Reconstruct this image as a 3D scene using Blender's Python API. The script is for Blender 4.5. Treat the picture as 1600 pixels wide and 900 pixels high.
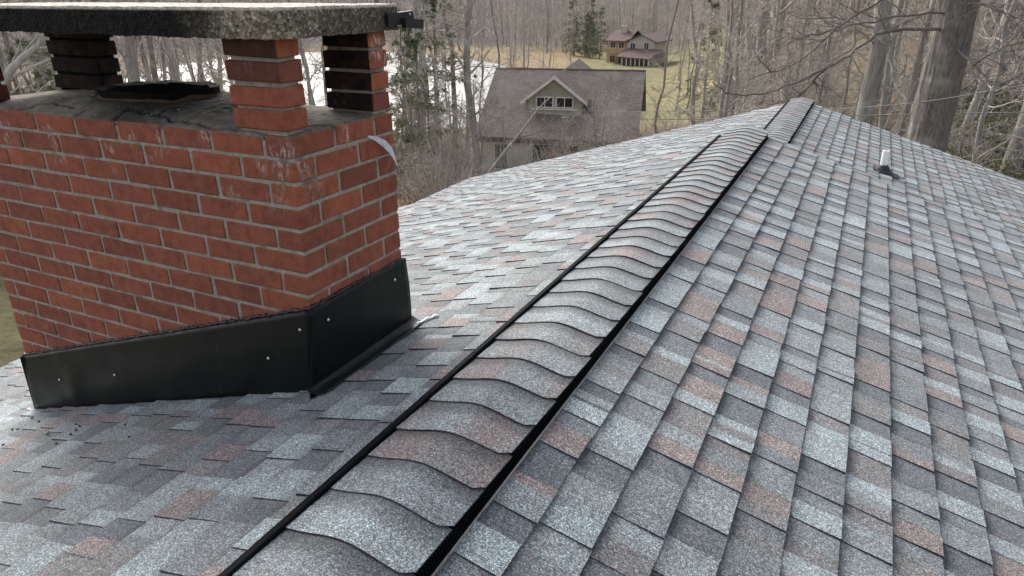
import bpy, bmesh, math, random
import numpy as np
from mathutils import Vector, Matrix, noise as mnoise

# ------------------------------------------------------------------ scene, camera, light
for o in list(bpy.data.objects): bpy.data.objects.remove(o, do_unlink=True)
S = bpy.context.scene
COL = S.collection
R = math.radians

CAM = Vector((1.381, -1.4873, 0.3608)); YAW, PITCH, ROLL = -0.44929, 0.39387, -0.0045
cd = bpy.data.cameras.new('camera'); cam = bpy.data.objects.new('camera', cd); COL.objects.link(cam)
fw = Vector((math.sin(YAW)*math.cos(PITCH), math.cos(YAW)*math.cos(PITCH), -math.sin(PITCH)))
rt = Vector((math.cos(YAW), -math.sin(YAW), 0)); up = rt.cross(fw)
r2 = rt*math.cos(ROLL) + up*math.sin(ROLL); u2 = up*math.cos(ROLL) - rt*math.sin(ROLL)
M = Matrix((r2, u2, -fw)).transposed().to_4x4(); M.translation = CAM
cam.matrix_world = M
cd.sensor_width = 36; cd.lens = 1117.8/1600*36; cd.clip_start = 0.05; cd.clip_end = 3000
S.camera = cam
S.render.resolution_x, S.render.resolution_y = 1024, 576

SUN_AZ, SUN_EL = -55.0, 34.0
w = bpy.data.worlds.new('World'); S.world = w; w.use_nodes = True
nt = w.node_tree; nt.nodes.clear()
sky = nt.nodes.new('ShaderNodeTexSky'); sky.sky_type = 'NISHITA'; sky.sun_disc = False
sky.sun_elevation = R(SUN_EL); sky.sun_rotation = R(SUN_AZ % 360)
sky.air_density = 1.0; sky.dust_density = 4.0; sky.ozone_density = 1.0
hs = nt.nodes.new('ShaderNodeHueSaturation'); hs.inputs['Saturation'].default_value = 0.45
bg = nt.nodes.new('ShaderNodeBackground'); bg.inputs['Strength'].default_value = 0.15
wo = nt.nodes.new('ShaderNodeOutputWorld')
nt.links.new(sky.outputs[0], hs.inputs['Color']); nt.links.new(hs.outputs[0], bg.inputs[0]); nt.links.new(bg.outputs[0], wo.inputs[0])
sd = bpy.data.lights.new('sun', 'SUN'); sd.energy = 1.4; sd.angle = R(32); sd.color = (1.0, 0.96, 0.91)
sun = bpy.data.objects.new('sun', sd); COL.objects.link(sun)
sv = Vector((math.sin(R(SUN_AZ))*math.cos(R(SUN_EL)), math.cos(R(SUN_AZ))*math.cos(R(SUN_EL)), math.sin(R(SUN_EL))))
sun.rotation_euler = (-sv).to_track_quat('-Z', 'Y').to_euler(); sun.location = sv*40
S.view_settings.view_transform = 'Standard'; S.view_settings.look = 'None'
S.view_settings.gamma = 1; S.view_settings.use_curve_mapping = False
S.view_settings.exposure = 1.05

rng = random.Random(7); nrg = np.random.default_rng(7)

# ------------------------------------------------------------------ helpers
class MB:
    def __init__(s): s.v = []; s.f = []; s.c = []; s.uv = []
    def face(s, pts, col=None, uv=None):
        i = len(s.v); s.v.extend([tuple(p) for p in pts]); s.f.append(tuple(range(i, i+len(pts))))
        s.c.append(col); s.uv.append(uv)
    def box(s, lo, hi, col=None):
        x0, y0, z0 = lo; x1, y1, z1 = hi; i = len(s.v)
        s.v += [(x0,y0,z0),(x1,y0,z0),(x1,y1,z0),(x0,y1,z0),(x0,y0,z1),(x1,y0,z1),(x1,y1,z1),(x0,y1,z1)]
        for q in ((0,3,2,1),(4,5,6,7),(0,1,5,4),(1,2,6,5),(2,3,7,6),(3,0,4,7)):
            s.f.append(tuple(i+k for k in q)); s.c.append(col); s.uv.append(None)
    def hexa(s, p, col=None):      # p: 8 points, bottom ring 0-3 ccw, top ring 4-7
        i = len(s.v); s.v += [tuple(q) for q in p]
        for q in ((0,3,2,1),(4,5,6,7),(0,1,5,4),(1,2,6,5),(2,3,7,6),(3,0,4,7)):
            s.f.append(tuple(i+k for k in q)); s.c.append(col); s.uv.append(None)
    def prism(s, poly, d):         # polygon extruded by vector d
        i = len(s.v); n = len(poly); d = Vector(d)
        s.v += [tuple(p) for p in poly] + [tuple(Vector(p)+d) for p in poly]
        s.f.append(tuple(range(i+n-1, i-1, -1))); s.f.append(tuple(range(i+n, i+2*n)))
        for k in range(n): s.f.append((i+k, i+(k+1) % n, i+n+(k+1) % n, i+n+k))
        s.c += [None]*(n+2); s.uv += [None]*(n+2)
    def tube(s, pts, rad, n=6, cap=True):
        pts = [Vector(p) for p in pts]; m = len(pts); base = len(s.v)
        if not hasattr(rad, '__len__'): rad = [rad]*m
        ref = Vector((0.3, 0.2, 1)).normalized()
        for k in range(m):
            t = (pts[min(k+1, m-1)] - pts[max(k-1, 0)]).normalized()
            a = t.cross(ref)
            if a.length < 0.05: a = t.cross(Vector((1, 0, 0)))
            a.normalize(); b = t.cross(a)
            for j in range(n):
                q = 2*math.pi*j/n; s.v.append(tuple(pts[k] + (a*math.cos(q) + b*math.sin(q))*rad[k]))
        for k in range(m-1):
            for j in range(n):
                s.f.append((base+k*n+j, base+k*n+(j+1) % n, base+(k+1)*n+(j+1) % n, base+(k+1)*n+j)); s.c.append(None); s.uv.append(None)
        if cap and n > 2:
            s.f.append(tuple(base+j for j in range(n-1, -1, -1))); s.f.append(tuple(base+(m-1)*n+j for j in range(n)))
            s.c += [None]*2; s.uv += [None]*2
    def mesh(s, name, mat, smooth=False):
        me = bpy.data.meshes.new(name); me.from_pydata(s.v, [], s.f)
        if any(c is not None for c in s.c):
            at = me.color_attributes.new('Col', 'FLOAT_COLOR', 'CORNER'); buf = []
            for f, c in zip(s.f, s.c):
                c = c or (0.5, 0.5, 0.5)
                if isinstance(c, list):
                    for cc in c: buf += [cc[0], cc[1], cc[2], 1]
                else: buf += [c[0], c[1], c[2], 1]*len(f)
            at.data.foreach_set('color', buf)
        if any(u is not None for u in s.uv):
            ul = me.uv_layers.new(name='UVMap'); buf = []
            for f, u in zip(s.f, s.uv):
                for k in range(len(f)): buf += list(u[k]) if u else [0.5, 0.5]
            ul.data.foreach_set('uv', buf)
        if smooth: me.polygons.foreach_set('use_smooth', [True]*len(me.polygons))
        me.materials.append(mat); me.update()
        return me
    def build(s, name, mat, parent=None, smooth=False):
        return link(name, s.mesh(name, mat, smooth), parent)
def link(name, me, parent=None, loc=None):
    o = bpy.data.objects.new(name, me); COL.objects.link(o)
    if parent: o.parent = parent
    if loc is not None: o.location = loc
    return o
def tag(o, label=None, cat=None, group=None, kind=None):
    if label: o['label'] = label
    if cat: o['category'] = cat
    if group: o['group'] = group
    if kind: o['kind'] = kind
    return o
def empty(name, loc=(0,0,0), rz=0):
    o = bpy.data.objects.new(name, None); COL.objects.link(o); o.location = loc; o.rotation_euler = (0,0,rz)
    o.empty_display_size = 0.1; return o
def copy_tree(o, parent=None):
    c = o.copy(); COL.objects.link(c); c.parent = parent
    for ch in o.children: copy_tree(ch, c)
    return c

# ------------------------------------------------------------------ materials
class NT:
    def __init__(s, name):
        s.m = bpy.data.materials.new(name); s.m.use_nodes = True; s.t = s.m.node_tree; s.t.nodes.clear()
        s.out = s.t.nodes.new('ShaderNodeOutputMaterial'); s.b = s.t.nodes.new('ShaderNodeBsdfPrincipled')
        s.t.links.new(s.b.outputs[0], s.out.inputs[0])
    def set(s, inp, val):
        if isinstance(val, bpy.types.NodeSocket): s.t.links.new(val, inp)
        elif val is not None: inp.default_value = val
    def n(s, ty, out=0, props=None, **kw):
        nd = s.t.nodes.new('ShaderNode'+ty)
        for k, v in (props or {}).items(): setattr(nd, k, v)
        for k, v in kw.items():
            key = int(k[1:]) if k[0] == 'i' and k[1:].isdigit() else k.replace('_', ' ')
            s.set(nd.inputs[key], v)
        return nd.outputs[out]
    def pos(s): return s.n('NewGeometry', 'Position')
    def noise(s, scale, detail=3, rough=0.55, vec=None, out=0): return s.n('TexNoise', out, Vector=vec if vec is not None else s.pos(), Scale=scale, Detail=detail, Roughness=rough)
    def ramp(s, fac, stops):
        nd = s.t.nodes.new('ShaderNodeValToRGB'); s.set(nd.inputs[0], fac); e = nd.color_ramp.elements
        while len(e) < len(stops): e.new(0.5)
        for q, (p, c) in zip(e, stops):
            q.position = p; q.color = (c, c, c, 1) if not hasattr(c, '__len__') else (*c, 1)
        return nd.outputs[0]
    def mix(s, fac, a, b, mode='MIX'):
        nd = s.t.nodes.new('ShaderNodeMix'); nd.data_type = 'RGBA'; nd.blend_type = mode
        s.set(nd.inputs[0], fac)
        for i, v in ((6, a), (7, b)):
            if isinstance(v, tuple): v = (*v[:3], 1)
            s.set(nd.inputs[i], v)
        return nd.outputs[2]
    def math(s, op, a, b=None, c=None, clamp=False):
        nd = s.t.nodes.new('ShaderNodeMath'); nd.operation = op; nd.use_clamp = clamp
        s.set(nd.inputs[0], a)
        if b is not None: s.set(nd.inputs[1], b)
        if c is not None: s.set(nd.inputs[2], c)
        return nd.outputs[0]
    def maprange(s, v, a, b, c=0.0, d=1.0): return s.n('MapRange', 0, {'interpolation_type': 'SMOOTHSTEP'}, Value=v, From_Min=a, From_Max=b, To_Min=c, To_Max=d)
    def bump(s, h, strength, dist): s.set(s.b.inputs['Normal'], s.n('Bump', 0, Strength=strength, Distance=dist, Height=h))
    def done(s, base=None, rough=None, spec=None, metal=None):
        if isinstance(base, tuple): base = (*base, 1)
        s.set(s.b.inputs['Base Color'], base); s.set(s.b.inputs['Roughness'], rough)
        s.set(s.b.inputs['Specular IOR Level'], spec); s.set(s.b.inputs['Metallic'], metal)
        return s.m

def m_shingle(name, scale, dark):
    t = NT(name); p = t.pos()
    c = t.n('VertexColor', 0, {'layer_name': 'Col'})
    # granules: two sizes of coloured grit
    vor = t.t.nodes.new('ShaderNodeTexVoronoi'); t.set(vor.inputs['Vector'], p); vor.inputs['Scale'].default_value = scale
    sep = t.n('SeparateColor', 0, Color=vor.outputs['Color'])
    sepg = t.t.nodes.new('ShaderNodeSeparateColor'); t.set(sepg.inputs[0], vor.outputs['Color'])
    g1 = t.ramp(sep, [(0.0, 0.34), (0.35, 0.66), (0.62, 1.0), (0.85, 1.5), (1.0, 2.4)])
    g2 = t.ramp(t.noise(scale*0.3, 2, 0.6, p), [(0.3, 0.72), (0.7, 1.28)])
    g3 = t.ramp(t.noise(7, 4, 0.6, p), [(0.3, 0.86), (0.7, 1.12)])
    warm = t.mix(t.maprange(sepg.outputs[1], 0.90, 0.99), (1, 1, 1), (1.45, 0.82, 0.70))
    k = t.mix(1.0, c, g1, 'MULTIPLY'); k = t.mix(1.0, k, g2, 'MULTIPLY'); k = t.mix(1.0, k, g3, 'MULTIPLY'); k = t.mix(1.0, k, warm, 'MULTIPLY')
    h = t.math('ADD', t.math('MULTIPLY', sep, 0.6), t.noise(scale*0.6, 2, 0.5, p))
    t.bump(h, 0.55, 0.0022)
    t.b.inputs['Sheen Weight'].default_value = 0.14; t.b.inputs['Sheen Roughness'].default_value = 0.45
    return t.done(k, 0.82, 0.35)

def m_brick():
    t = NT('brick_clay'); p = t.pos()
    oi = t.t.nodes.new('ShaderNodeObjectInfo'); rnd = oi.outputs['Random']; oc = t.n('SeparateColor', 0, Color=oi.outputs['Color'])
    base = t.ramp(rnd, [(0.0, (0.215, 0.069, 0.044)), (0.25, (0.285, 0.088, 0.050)), (0.5, (0.245, 0.079, 0.050)), (0.8, (0.325, 0.103, 0.053)), (1.0, (0.185, 0.062, 0.045))])
    k = t.mix(1.0, base, t.ramp(t.noise(28, 5, 0.65), [(0.25, 0.62), (0.5, 1.0), (0.8, 1.32)]), 'MULTIPLY')
    k = t.mix(t.maprange(t.noise(140, 3, 0.7), 0.60, 0.72), k, (0.07, 0.028, 0.022))
    # weathered darker blotches
    k = t.mix(t.math('MULTIPLY', t.maprange(t.noise(6.5, 4, 0.6), 0.52, 0.70), 0.45), k, (0.10, 0.040, 0.032))
    # efflorescence, heaviest on the upper courses
    sp = t.n('SeparateXYZ', 'Z', Vector=p)
    hi = t.maprange(sp, -0.30, -0.02); vert = t.n('Mapping', 0, Vector=p, Scale=(1, 1, 0.45))
    e = t.math('MULTIPLY', t.maprange(t.noise(7.5, 2, 0.5), 0.55, 0.68), t.maprange(t.noise(75, 4, 0.7, vert), 0.46, 0.62))
    k = t.mix(t.math('MULTIPLY', t.math('MULTIPLY', e, hi), 0.62), k, (0.60, 0.53, 0.50))
    e2 = t.math('MULTIPLY', t.maprange(t.noise(4.2, 3, 0.6), 0.56, 0.75), t.maprange(t.noise(120, 3, 0.7), 0.52, 0.70))
    k = t.mix(t.math('MULTIPLY', e2, 0.28), k, (0.45, 0.36, 0.32))
    # soot from the flue (amount is each brick's own; the outward faces stayed clean)
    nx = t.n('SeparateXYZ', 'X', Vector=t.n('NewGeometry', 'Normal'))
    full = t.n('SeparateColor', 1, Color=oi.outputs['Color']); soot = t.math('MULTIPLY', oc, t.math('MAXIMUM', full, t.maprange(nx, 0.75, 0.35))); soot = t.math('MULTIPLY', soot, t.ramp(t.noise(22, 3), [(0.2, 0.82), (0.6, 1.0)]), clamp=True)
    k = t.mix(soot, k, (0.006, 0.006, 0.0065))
    h = t.math('ADD', t.noise(160, 4, 0.7), t.math('MULTIPLY', t.noise(35, 3, 0.6), 1.2))
    t.bump(h, 0.6, 0.0025)
    return t.done(k, 0.88, 0.25)

def m_simple(name, base, rough=0.6, spec=0.5, metal=0.0, nscale=None, amt=0.25, bump=None, bscale=60, bdist=0.003):
    t = NT(name); k = tuple(base)
    if nscale: k = t.mix(1.0, base, t.ramp(t.noise(nscale, 4, 0.6), [(0.25, 1-amt), (0.75, 1+amt)]), 'MULTIPLY')
    if bump: t.bump(t.noise(bscale, 4, 0.65), bump, bdist)
    return t.done(k, rough, spec, metal)

def m_mortar():
    t = NT('mortar'); k = t.ramp(t.noise(30, 5, 0.7), [(0.2, (0.17, 0.157, 0.134)), (0.5, (0.325, 0.305, 0.258)), (0.8, (0.47, 0.445, 0.385))])
    k = t.mix(t.math('MULTIPLY', t.maprange(t.noise(9, 3, 0.6), 0.56, 0.70), 0.6), k, (0.09, 0.08, 0.065))
    t.bump(t.noise(190, 4, 0.7), 0.7, 0.004); return t.done(k, 0.95, 0.2)

def m_concrete(name):
    t = NT(name); p = t.pos()
    vor = t.t.nodes.new('ShaderNodeTexVoronoi'); t.set(vor.inputs['Vector'], p); vor.inputs['Scale'].default_value = 120
    agg = t.n('SeparateColor', 0, Color=vor.outputs['Color'])
    k = t.ramp(agg, [(0.0, (0.12, 0.105, 0.075)), (0.5, (0.24, 0.205, 0.145)), (0.9, (0.40, 0.36, 0.27)), (1.0, (0.6, 0.56, 0.46))])
    k = t.mix(1.0, k, t.ramp(t.noise(22, 5, 0.65), [(0.3, 0.55), (0.7, 1.35)]), 'MULTIPLY')
    xyz = t.t.nodes.new('ShaderNodeSeparateXYZ'); t.set(xyz.inputs[0], p)
    # soot and black lichen staining the rough edge, thickest away from the corner
    nx = t.math('ADD', xyz.outputs[0], t.math('MULTIPLY', t.math('SUBTRACT', t.noise(6, 4, 0.65), 0.5), 0.55))
    side = t.maprange(nx, -0.04, -0.32)
    low = t.maprange(t.math('ADD', xyz.outputs[1], t.math('MULTIPLY', t.noise(9, 3), 0.3)), 0.15, 0.35, 0.0, 0.5)
    topm = t.maprange(xyz.outputs[2], 0.322, 0.314)
    st = t.math('MULTIPLY', t.math('MAXIMUM', side, low), topm)
    grain = t.ramp(t.noise(150, 3, 0.7), [(0.30, 1.0), (0.66, 0.97), (0.76, 0.25)])
    k = t.mix(t.math('MULTIPLY', st, grain), k, (0.010, 0.010, 0.009))
    k = t.mix(t.math('SUBTRACT', 1.0, topm), k, t.ramp(t.noise(40, 4, 0.7), [(0.3, (0.55, 0.48, 0.40)), (0.7, (0.78, 0.72, 0.64))]))  # top face painted paler to stand for the light falling on it
    t.bump(t.math('ADD', t.noise(90, 4, 0.7), t.math('MULTIPLY', vor.outputs['Distance'], 1.3)), 1.0, 0.007)
    return t.done(k, 0.95, 0.2)

def m_crown():
    t = NT('crown_mortar'); p = t.pos(); xyz = t.t.nodes.new('ShaderNodeSeparateXYZ'); t.set(xyz.inputs[0], p)
    k = t.ramp(t.noise(16, 6, 0.72), [(0.25, (0.07, 0.060, 0.048)), (0.55, (0.175, 0.155, 0.122)), (0.8, (0.27, 0.245, 0.195))])
    # soot washed out round the flue
    dx = t.math('ABSOLUTE', t.math('ADD', xyz.outputs[0], 0.66)); dy = t.math('ABSOLUTE', t.math('SUBTRACT', xyz.outputs[1], 0.25))
    d = t.math('ADD', t.math('ADD', t.math('MULTIPLY', dx, 0.8), dy), t.math('MULTIPLY', t.noise(11, 4, 0.7), 0.34))
    soot = t.maprange(d, 0.66, 0.36)
    k = t.mix(t.math('MULTIPLY', soot, 0.93), k, (0.010, 0.0095, 0.009))
    k = t.mix(t.n('SeparateColor', 0, Color=t.n('VertexColor', 0, {'layer_name': 'Col'})), k, (0.012, 0.011, 0.010))
    w = t.math('MULTIPLY', t.maprange(t.noise(85, 2, 0.6), 0.70, 0.75), t.maprange(t.noise(5, 2), 0.46, 0.56))
    k = t.mix(w, k, (0.62, 0.61, 0.58))
    t.bump(t.noise(70, 5, 0.7), 0.6, 0.005); return t.done(k, 0.93, 0.25)

def m_flash():
    t = NT('black_flashing'); k = t.ramp(t.noise(9, 4, 0.6), [(0.3, (0.0045, 0.0055, 0.0055)), (0.75, (0.010, 0.0115, 0.011))])
    st = t.n('Mapping', 0, Vector=t.pos(), Scale=(60, 60, 6), Rotation=(0, 0.5, 0))
    k = t.mix(t.math('MULTIPLY', t.maprange(t.noise(1.0, 3, 0.6, st), 0.62, 0.80), 0.25), k, (0.10, 0.105, 0.11))
    t.bump(t.noise(3.0, 2, 0.5), 0.25, 0.03)
    return t.done(k, t.ramp(t.noise(14, 3), [(0.3, 0.32), (0.7, 0.46)]), 0.17)

def m_bark(name, a, b, scale=1.0, stretch=0.12):
    t = NT(name); oi = t.t.nodes.new('ShaderNodeObjectInfo')
    co = t.n('TexCoord', 'Object'); mp = t.n('Mapping', 0, Vector=co, Scale=(14*scale, 14*scale, 14*scale*stretch))
    nz = t.noise(1.0, 5, 0.7, mp)
    k = t.ramp(nz, [(0.3, a), (0.7, b)])
    k = t.mix(1.0, k, t.ramp(oi.outputs['Random'], [(0, 0.72), (1, 1.25)]), 'MULTIPLY')
    k = t.mix(t.math('MULTIPLY', t.maprange(t.noise(1.3, 3, 0.6, co), 0.52, 0.68), 0.5), k, tuple(1.35*x for x in b))
    t.bump(nz, 0.8, 0.03); return t.done(k, 0.95, 0.15)

def m_leaf(name, a, b, tr=0.0):
    t = NT(name); oi = t.t.nodes.new('ShaderNodeObjectInfo')
    k = t.ramp(t.noise(1.7, 3, 0.6), [(0.3, a), (0.7, b)])
    k = t.mix(1.0, k, t.ramp(t.noise(23, 2, 0.6), [(0.3, 0.6), (0.7, 1.4)]), 'MULTIPLY')
    return t.done(k, 0.55, 0.4)

def m_ground():
    t = NT('ground_cover'); c = t.n('VertexColor', 0, {'layer_name': 'Col'})
    k = t.mix(1.0, c, t.ramp(t.noise(0.55, 6, 0.7), [(0.25, 0.55), (0.5, 1.0), (0.78, 1.45)]), 'MULTIPLY')
    k = t.mix(1.0, k, t.ramp(t.noise(6.0, 5, 0.75), [(0.25, 0.55), (0.75, 1.45)]), 'MULTIPLY')
    k = t.mix(t.math('MULTIPLY', t.maprange(t.noise(1.3, 5, 0.65), 0.52, 0.66), 0.45), k, (0.12, 0.085, 0.055))
    t.bump(t.noise(9, 5, 0.75), 0.9, 0.12); return t.done(k, 0.97, 0.1)

MS = m_shingle('shingle_granules', 430, 1.0)
MBR = m_brick(); MMO = m_mortar(); MCO = m_concrete('slab_concrete'); MCR = m_crown(); MFL = m_flash()
M_black = m_simple('black_plastic', (0.010, 0.011, 0.013), 0.45, 0.4, nscale=40)
M_vent = m_simple('vent_plastic', (0.005, 0.0055, 0.007), 0.6, 0.03, nscale=25, amt=0.4)
M_tar = m_simple('roof_sealant', (0.009, 0.009, 0.010), 0.35, 0.5, nscale=60, bump=0.8, bscale=180, bdist=0.004)
M_steel = m_simple('galvanised', (0.55, 0.55, 0.54), 0.42, 0.5, 0.85, nscale=50)
M_trimm = m_simple('bare_metal_edge', (0.30, 0.285, 0.265), 0.6, 0.5, 0.3, nscale=30, amt=0.5)
M_deck = m_simple('felt_underlay', (0.035, 0.037, 0.042), 0.95, 0.2, nscale=30)
M_side = m_simple('house_siding', (0.42, 0.41, 0.38), 0.7, 0.3, nscale=8, amt=0.12)
M_fascia = m_simple('painted_fascia', (0.55, 0.54, 0.50), 0.6, 0.4, nscale=10, amt=0.1)
M_pvc = m_simple('white_pvc', (0.88, 0.88, 0.87), 0.4, 0.5, nscale=30, amt=0.06)
M_rubber = m_simple('dark_rubber', (0.022, 0.024, 0.028), 0.6, 0.4, nscale=60)
M_clay = m_simple('flue_clay', (0.11, 0.065, 0.038), 0.85, 0.3, nscale=14, amt=0.55, bump=0.4, bscale=50)
M_soot = m_simple('soot', (0.006, 0.006, 0.006), 0.95, 0.15, nscale=40, bump=0.9, bscale=120, bdist=0.005)
M_tape = m_simple('foil_tape', (0.62, 0.66, 0.74), 0.35, 0.5, 0.35, nscale=60, amt=0.35)
M_white = m_simple('white_sealant', (0.75, 0.76, 0.77), 0.4, 0.5)

# ------------------------------------------------------------------ terrain
def sstep(a, b, x): t = np.clip((x-a)/(b-a), 0, 1); return t*t*(3-2*t)
PC = (-90.3, 109.6); PA = R(-39.5); PRr, PRt = 62.0, 34.0      # pond centre, axis bearing, radii
def pond_r(x, y):
    dx, dy = x-PC[0], y-PC[1]; s, c = math.sin(PA), math.cos(PA)
    a = dx*s + dy*c; b = dx*c - dy*s
    return np.sqrt((a/PRr)**2 + (b/PRt)**2)
def terrain(x, y):
    x = np.asarray(x, float); y = np.asarray(y, float)
    d = np.hypot(x, y); az = np.degrees(np.arctan2(x, y))
    left = sstep(4, -14, az)*sstep(-150, -100, az)
    z = -4.7 - left*(5.6*sstep(10, 44, d) + 4.2*sstep(44, 100, d)) - (1-left)*(1.6*sstep(12, 60, d))
    hill = (1-left)*sstep(50, 260, d)*38 + left*sstep(215, 470, d)*34
    z = z + hill
    z = z + 0.35*np.sin(x*0.21+1)*np.sin(y*0.17)*sstep(14, 30, d) + 1.6*np.sin(x*0.031)*np.cos(y*0.027+0.7)*sstep(140, 260, d)
    pr = pond_r(x, y)
    z = z*sstep(0.98, 1.25, pr) + -15.9*(1-sstep(0.98, 1.25, pr))
    z = np.where(pr < 1.25, np.maximum(z, -16.2), z)
    return z
def ter(x, y): return float(terrain(x, y))
rad = np.concatenate([[0.0], np.geomspace(2.0, 900, 170)]); ang = np.linspace(0, 2*np.pi, 420, endpoint=False)
RR, AA = np.meshgrid(rad[1:], ang, indexing='ij')
GX, GY = RR*np.sin(AA), RR*np.cos(AA); GZ = terrain(GX, GY)
nr, na = GX.shape
V = np.concatenate([[[0, 0, ter(0, 0.01)]], np.stack([GX, GY, GZ], -1).reshape(-1, 3)])
idx = 1 + np.arange(nr*na).reshape(nr, na); nxt = np.roll(idx, -1, axis=1)
F = np.stack([idx[:-1], idx[1:], nxt[1:], nxt[:-1]], -1).reshape(-1, 4)
me = bpy.data.meshes.new('ground')
me.from_pydata(V.tolist(), [], F.tolist() + [(0, int(idx[0, j]), int(nxt[0, j])) for j in range(na)])
az = np.degrees(np.arctan2(V[:, 0], V[:, 1])); dd = np.hypot(V[:, 0], V[:, 1]); pr = pond_r(V[:, 0], V[:, 1])
litter = np.array([0.19, 0.15, 0.105]); lawn = np.array([0.195, 0.175, 0.092]); tan = np.array([0.27, 0.21, 0.125]); straw = np.array([0.50, 0.315, 0.16])
green = np.array([0.195, 0.178, 0.092]); moss = np.array([0.115, 0.115, 0.045])
C = np.tile(litter, (len(V), 1))
def blend(mask, c):
    global C
    C = C*(1-mask[:, None]) + c*mask[:, None]
blend(sstep(60, 40, dd)*sstep(-150, -40, -np.abs(az+70))*sstep(30, 16, dd), lawn*0.9)
blend(sstep(-12, -16, az)*0 + sstep(4.2, 2.4, np.hypot(V[:, 0]+11.4, (V[:, 1]-17.0)*0.6)), straw)
blend(sstep(70, 80, dd)*sstep(230, 200, dd)*sstep(-27, -25, az)*sstep(-5, -9, az), lawn*1.15)
blend(sstep(26, 14, np.hypot(V[:, 0]+46, (V[:, 1]-150)*0.8)), green*1.1)
blend(sstep(230, 205, dd)*sstep(100, 130, dd)*sstep(-36, -30, az)*sstep(-18, -22, az), tan)
blend(sstep(1.35, 1.18, pr), tan*0.9); blend(sstep(200, 240, dd), np.array([.15, .125, .11]))
blend(sstep(8, 18, dd)*sstep(60, 35, dd)*sstep(2, 8, az)*sstep(80, 60, az)*0.75, moss)
at = me.color_attributes.new('Col', 'FLOAT_COLOR', 'POINT'); at.data.foreach_set('color', np.concatenate([C, np.ones((len(V), 1))], 1).ravel())
me.polygons.foreach_set('use_smooth', [True]*len(me.polygons)); me.materials.append(m_ground())
tag(link('ground', me), kind='structure')
# pond
pb = MB(); s_, c_ = math.sin(PA), math.cos(PA)
pb.face([(PC[0]+PRr*1.16*math.cos(q)*s_+PRt*1.16*math.sin(q)*c_, PC[1]+PRr*1.16*math.cos(q)*c_-PRt*1.16*math.sin(q)*s_, -15.0) for q in np.linspace(2*math.pi, 0, 96, endpoint=False)])
t = NT('pond_water'); t.bump(t.noise(1.2, 3, 0.6), 0.35, 0.10); mw = t.done((0.10, 0.105, 0.10), 0.28, 1.0)
tag(pb.build('pond', mw), kind='structure')

# ------------------------------------------------------------------ the house we stand above
RX = 0.66; TAN = 0.312; PH = math.atan(TAN); CS, SN = math.cos(PH), math.sin(PH)
EXP = 0.1222
house = empty('house', (RX, 2.0, -4.7))
tag(house, 'house under weathered grey and pink shingle roofs on two levels with a capped ridge vent', 'house')
house.matrix_world  # identity rotation
HO = Vector((RX, 2.0, -4.7))
def hpart(mb, name, mat, parent=house, smooth=False):
    o = mb.build(name, mat, None, smooth); o.parent = parent
    if parent is house: o.location = -HO
    return o
PAL = dict(light=(0.258, 0.309, 0.318), pale=(0.210, 0.244, 0.251), mid=(0.164, 0.186, 0.194), dark=(0.118, 0.134, 0.145), pink=(0.210, 0.180, 0.174), plum=(0.166, 0.168, 0.168))
def pick(r, tooth):
    u = r.random()
    if tooth: return 'light' if u < .32 else 'pale' if u < .54 else 'mid' if u < .74 else 'pink' if u < .91 else 'plum'
    return 'dark' if u < .46 else 'mid' if u < .76 else 'plum' if u < .90 else 'pale'
def jit(c, r, a=0.10):
    k = 1 + r.uniform(-a, a); return tuple(x*k for x in PAL[c])
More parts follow.
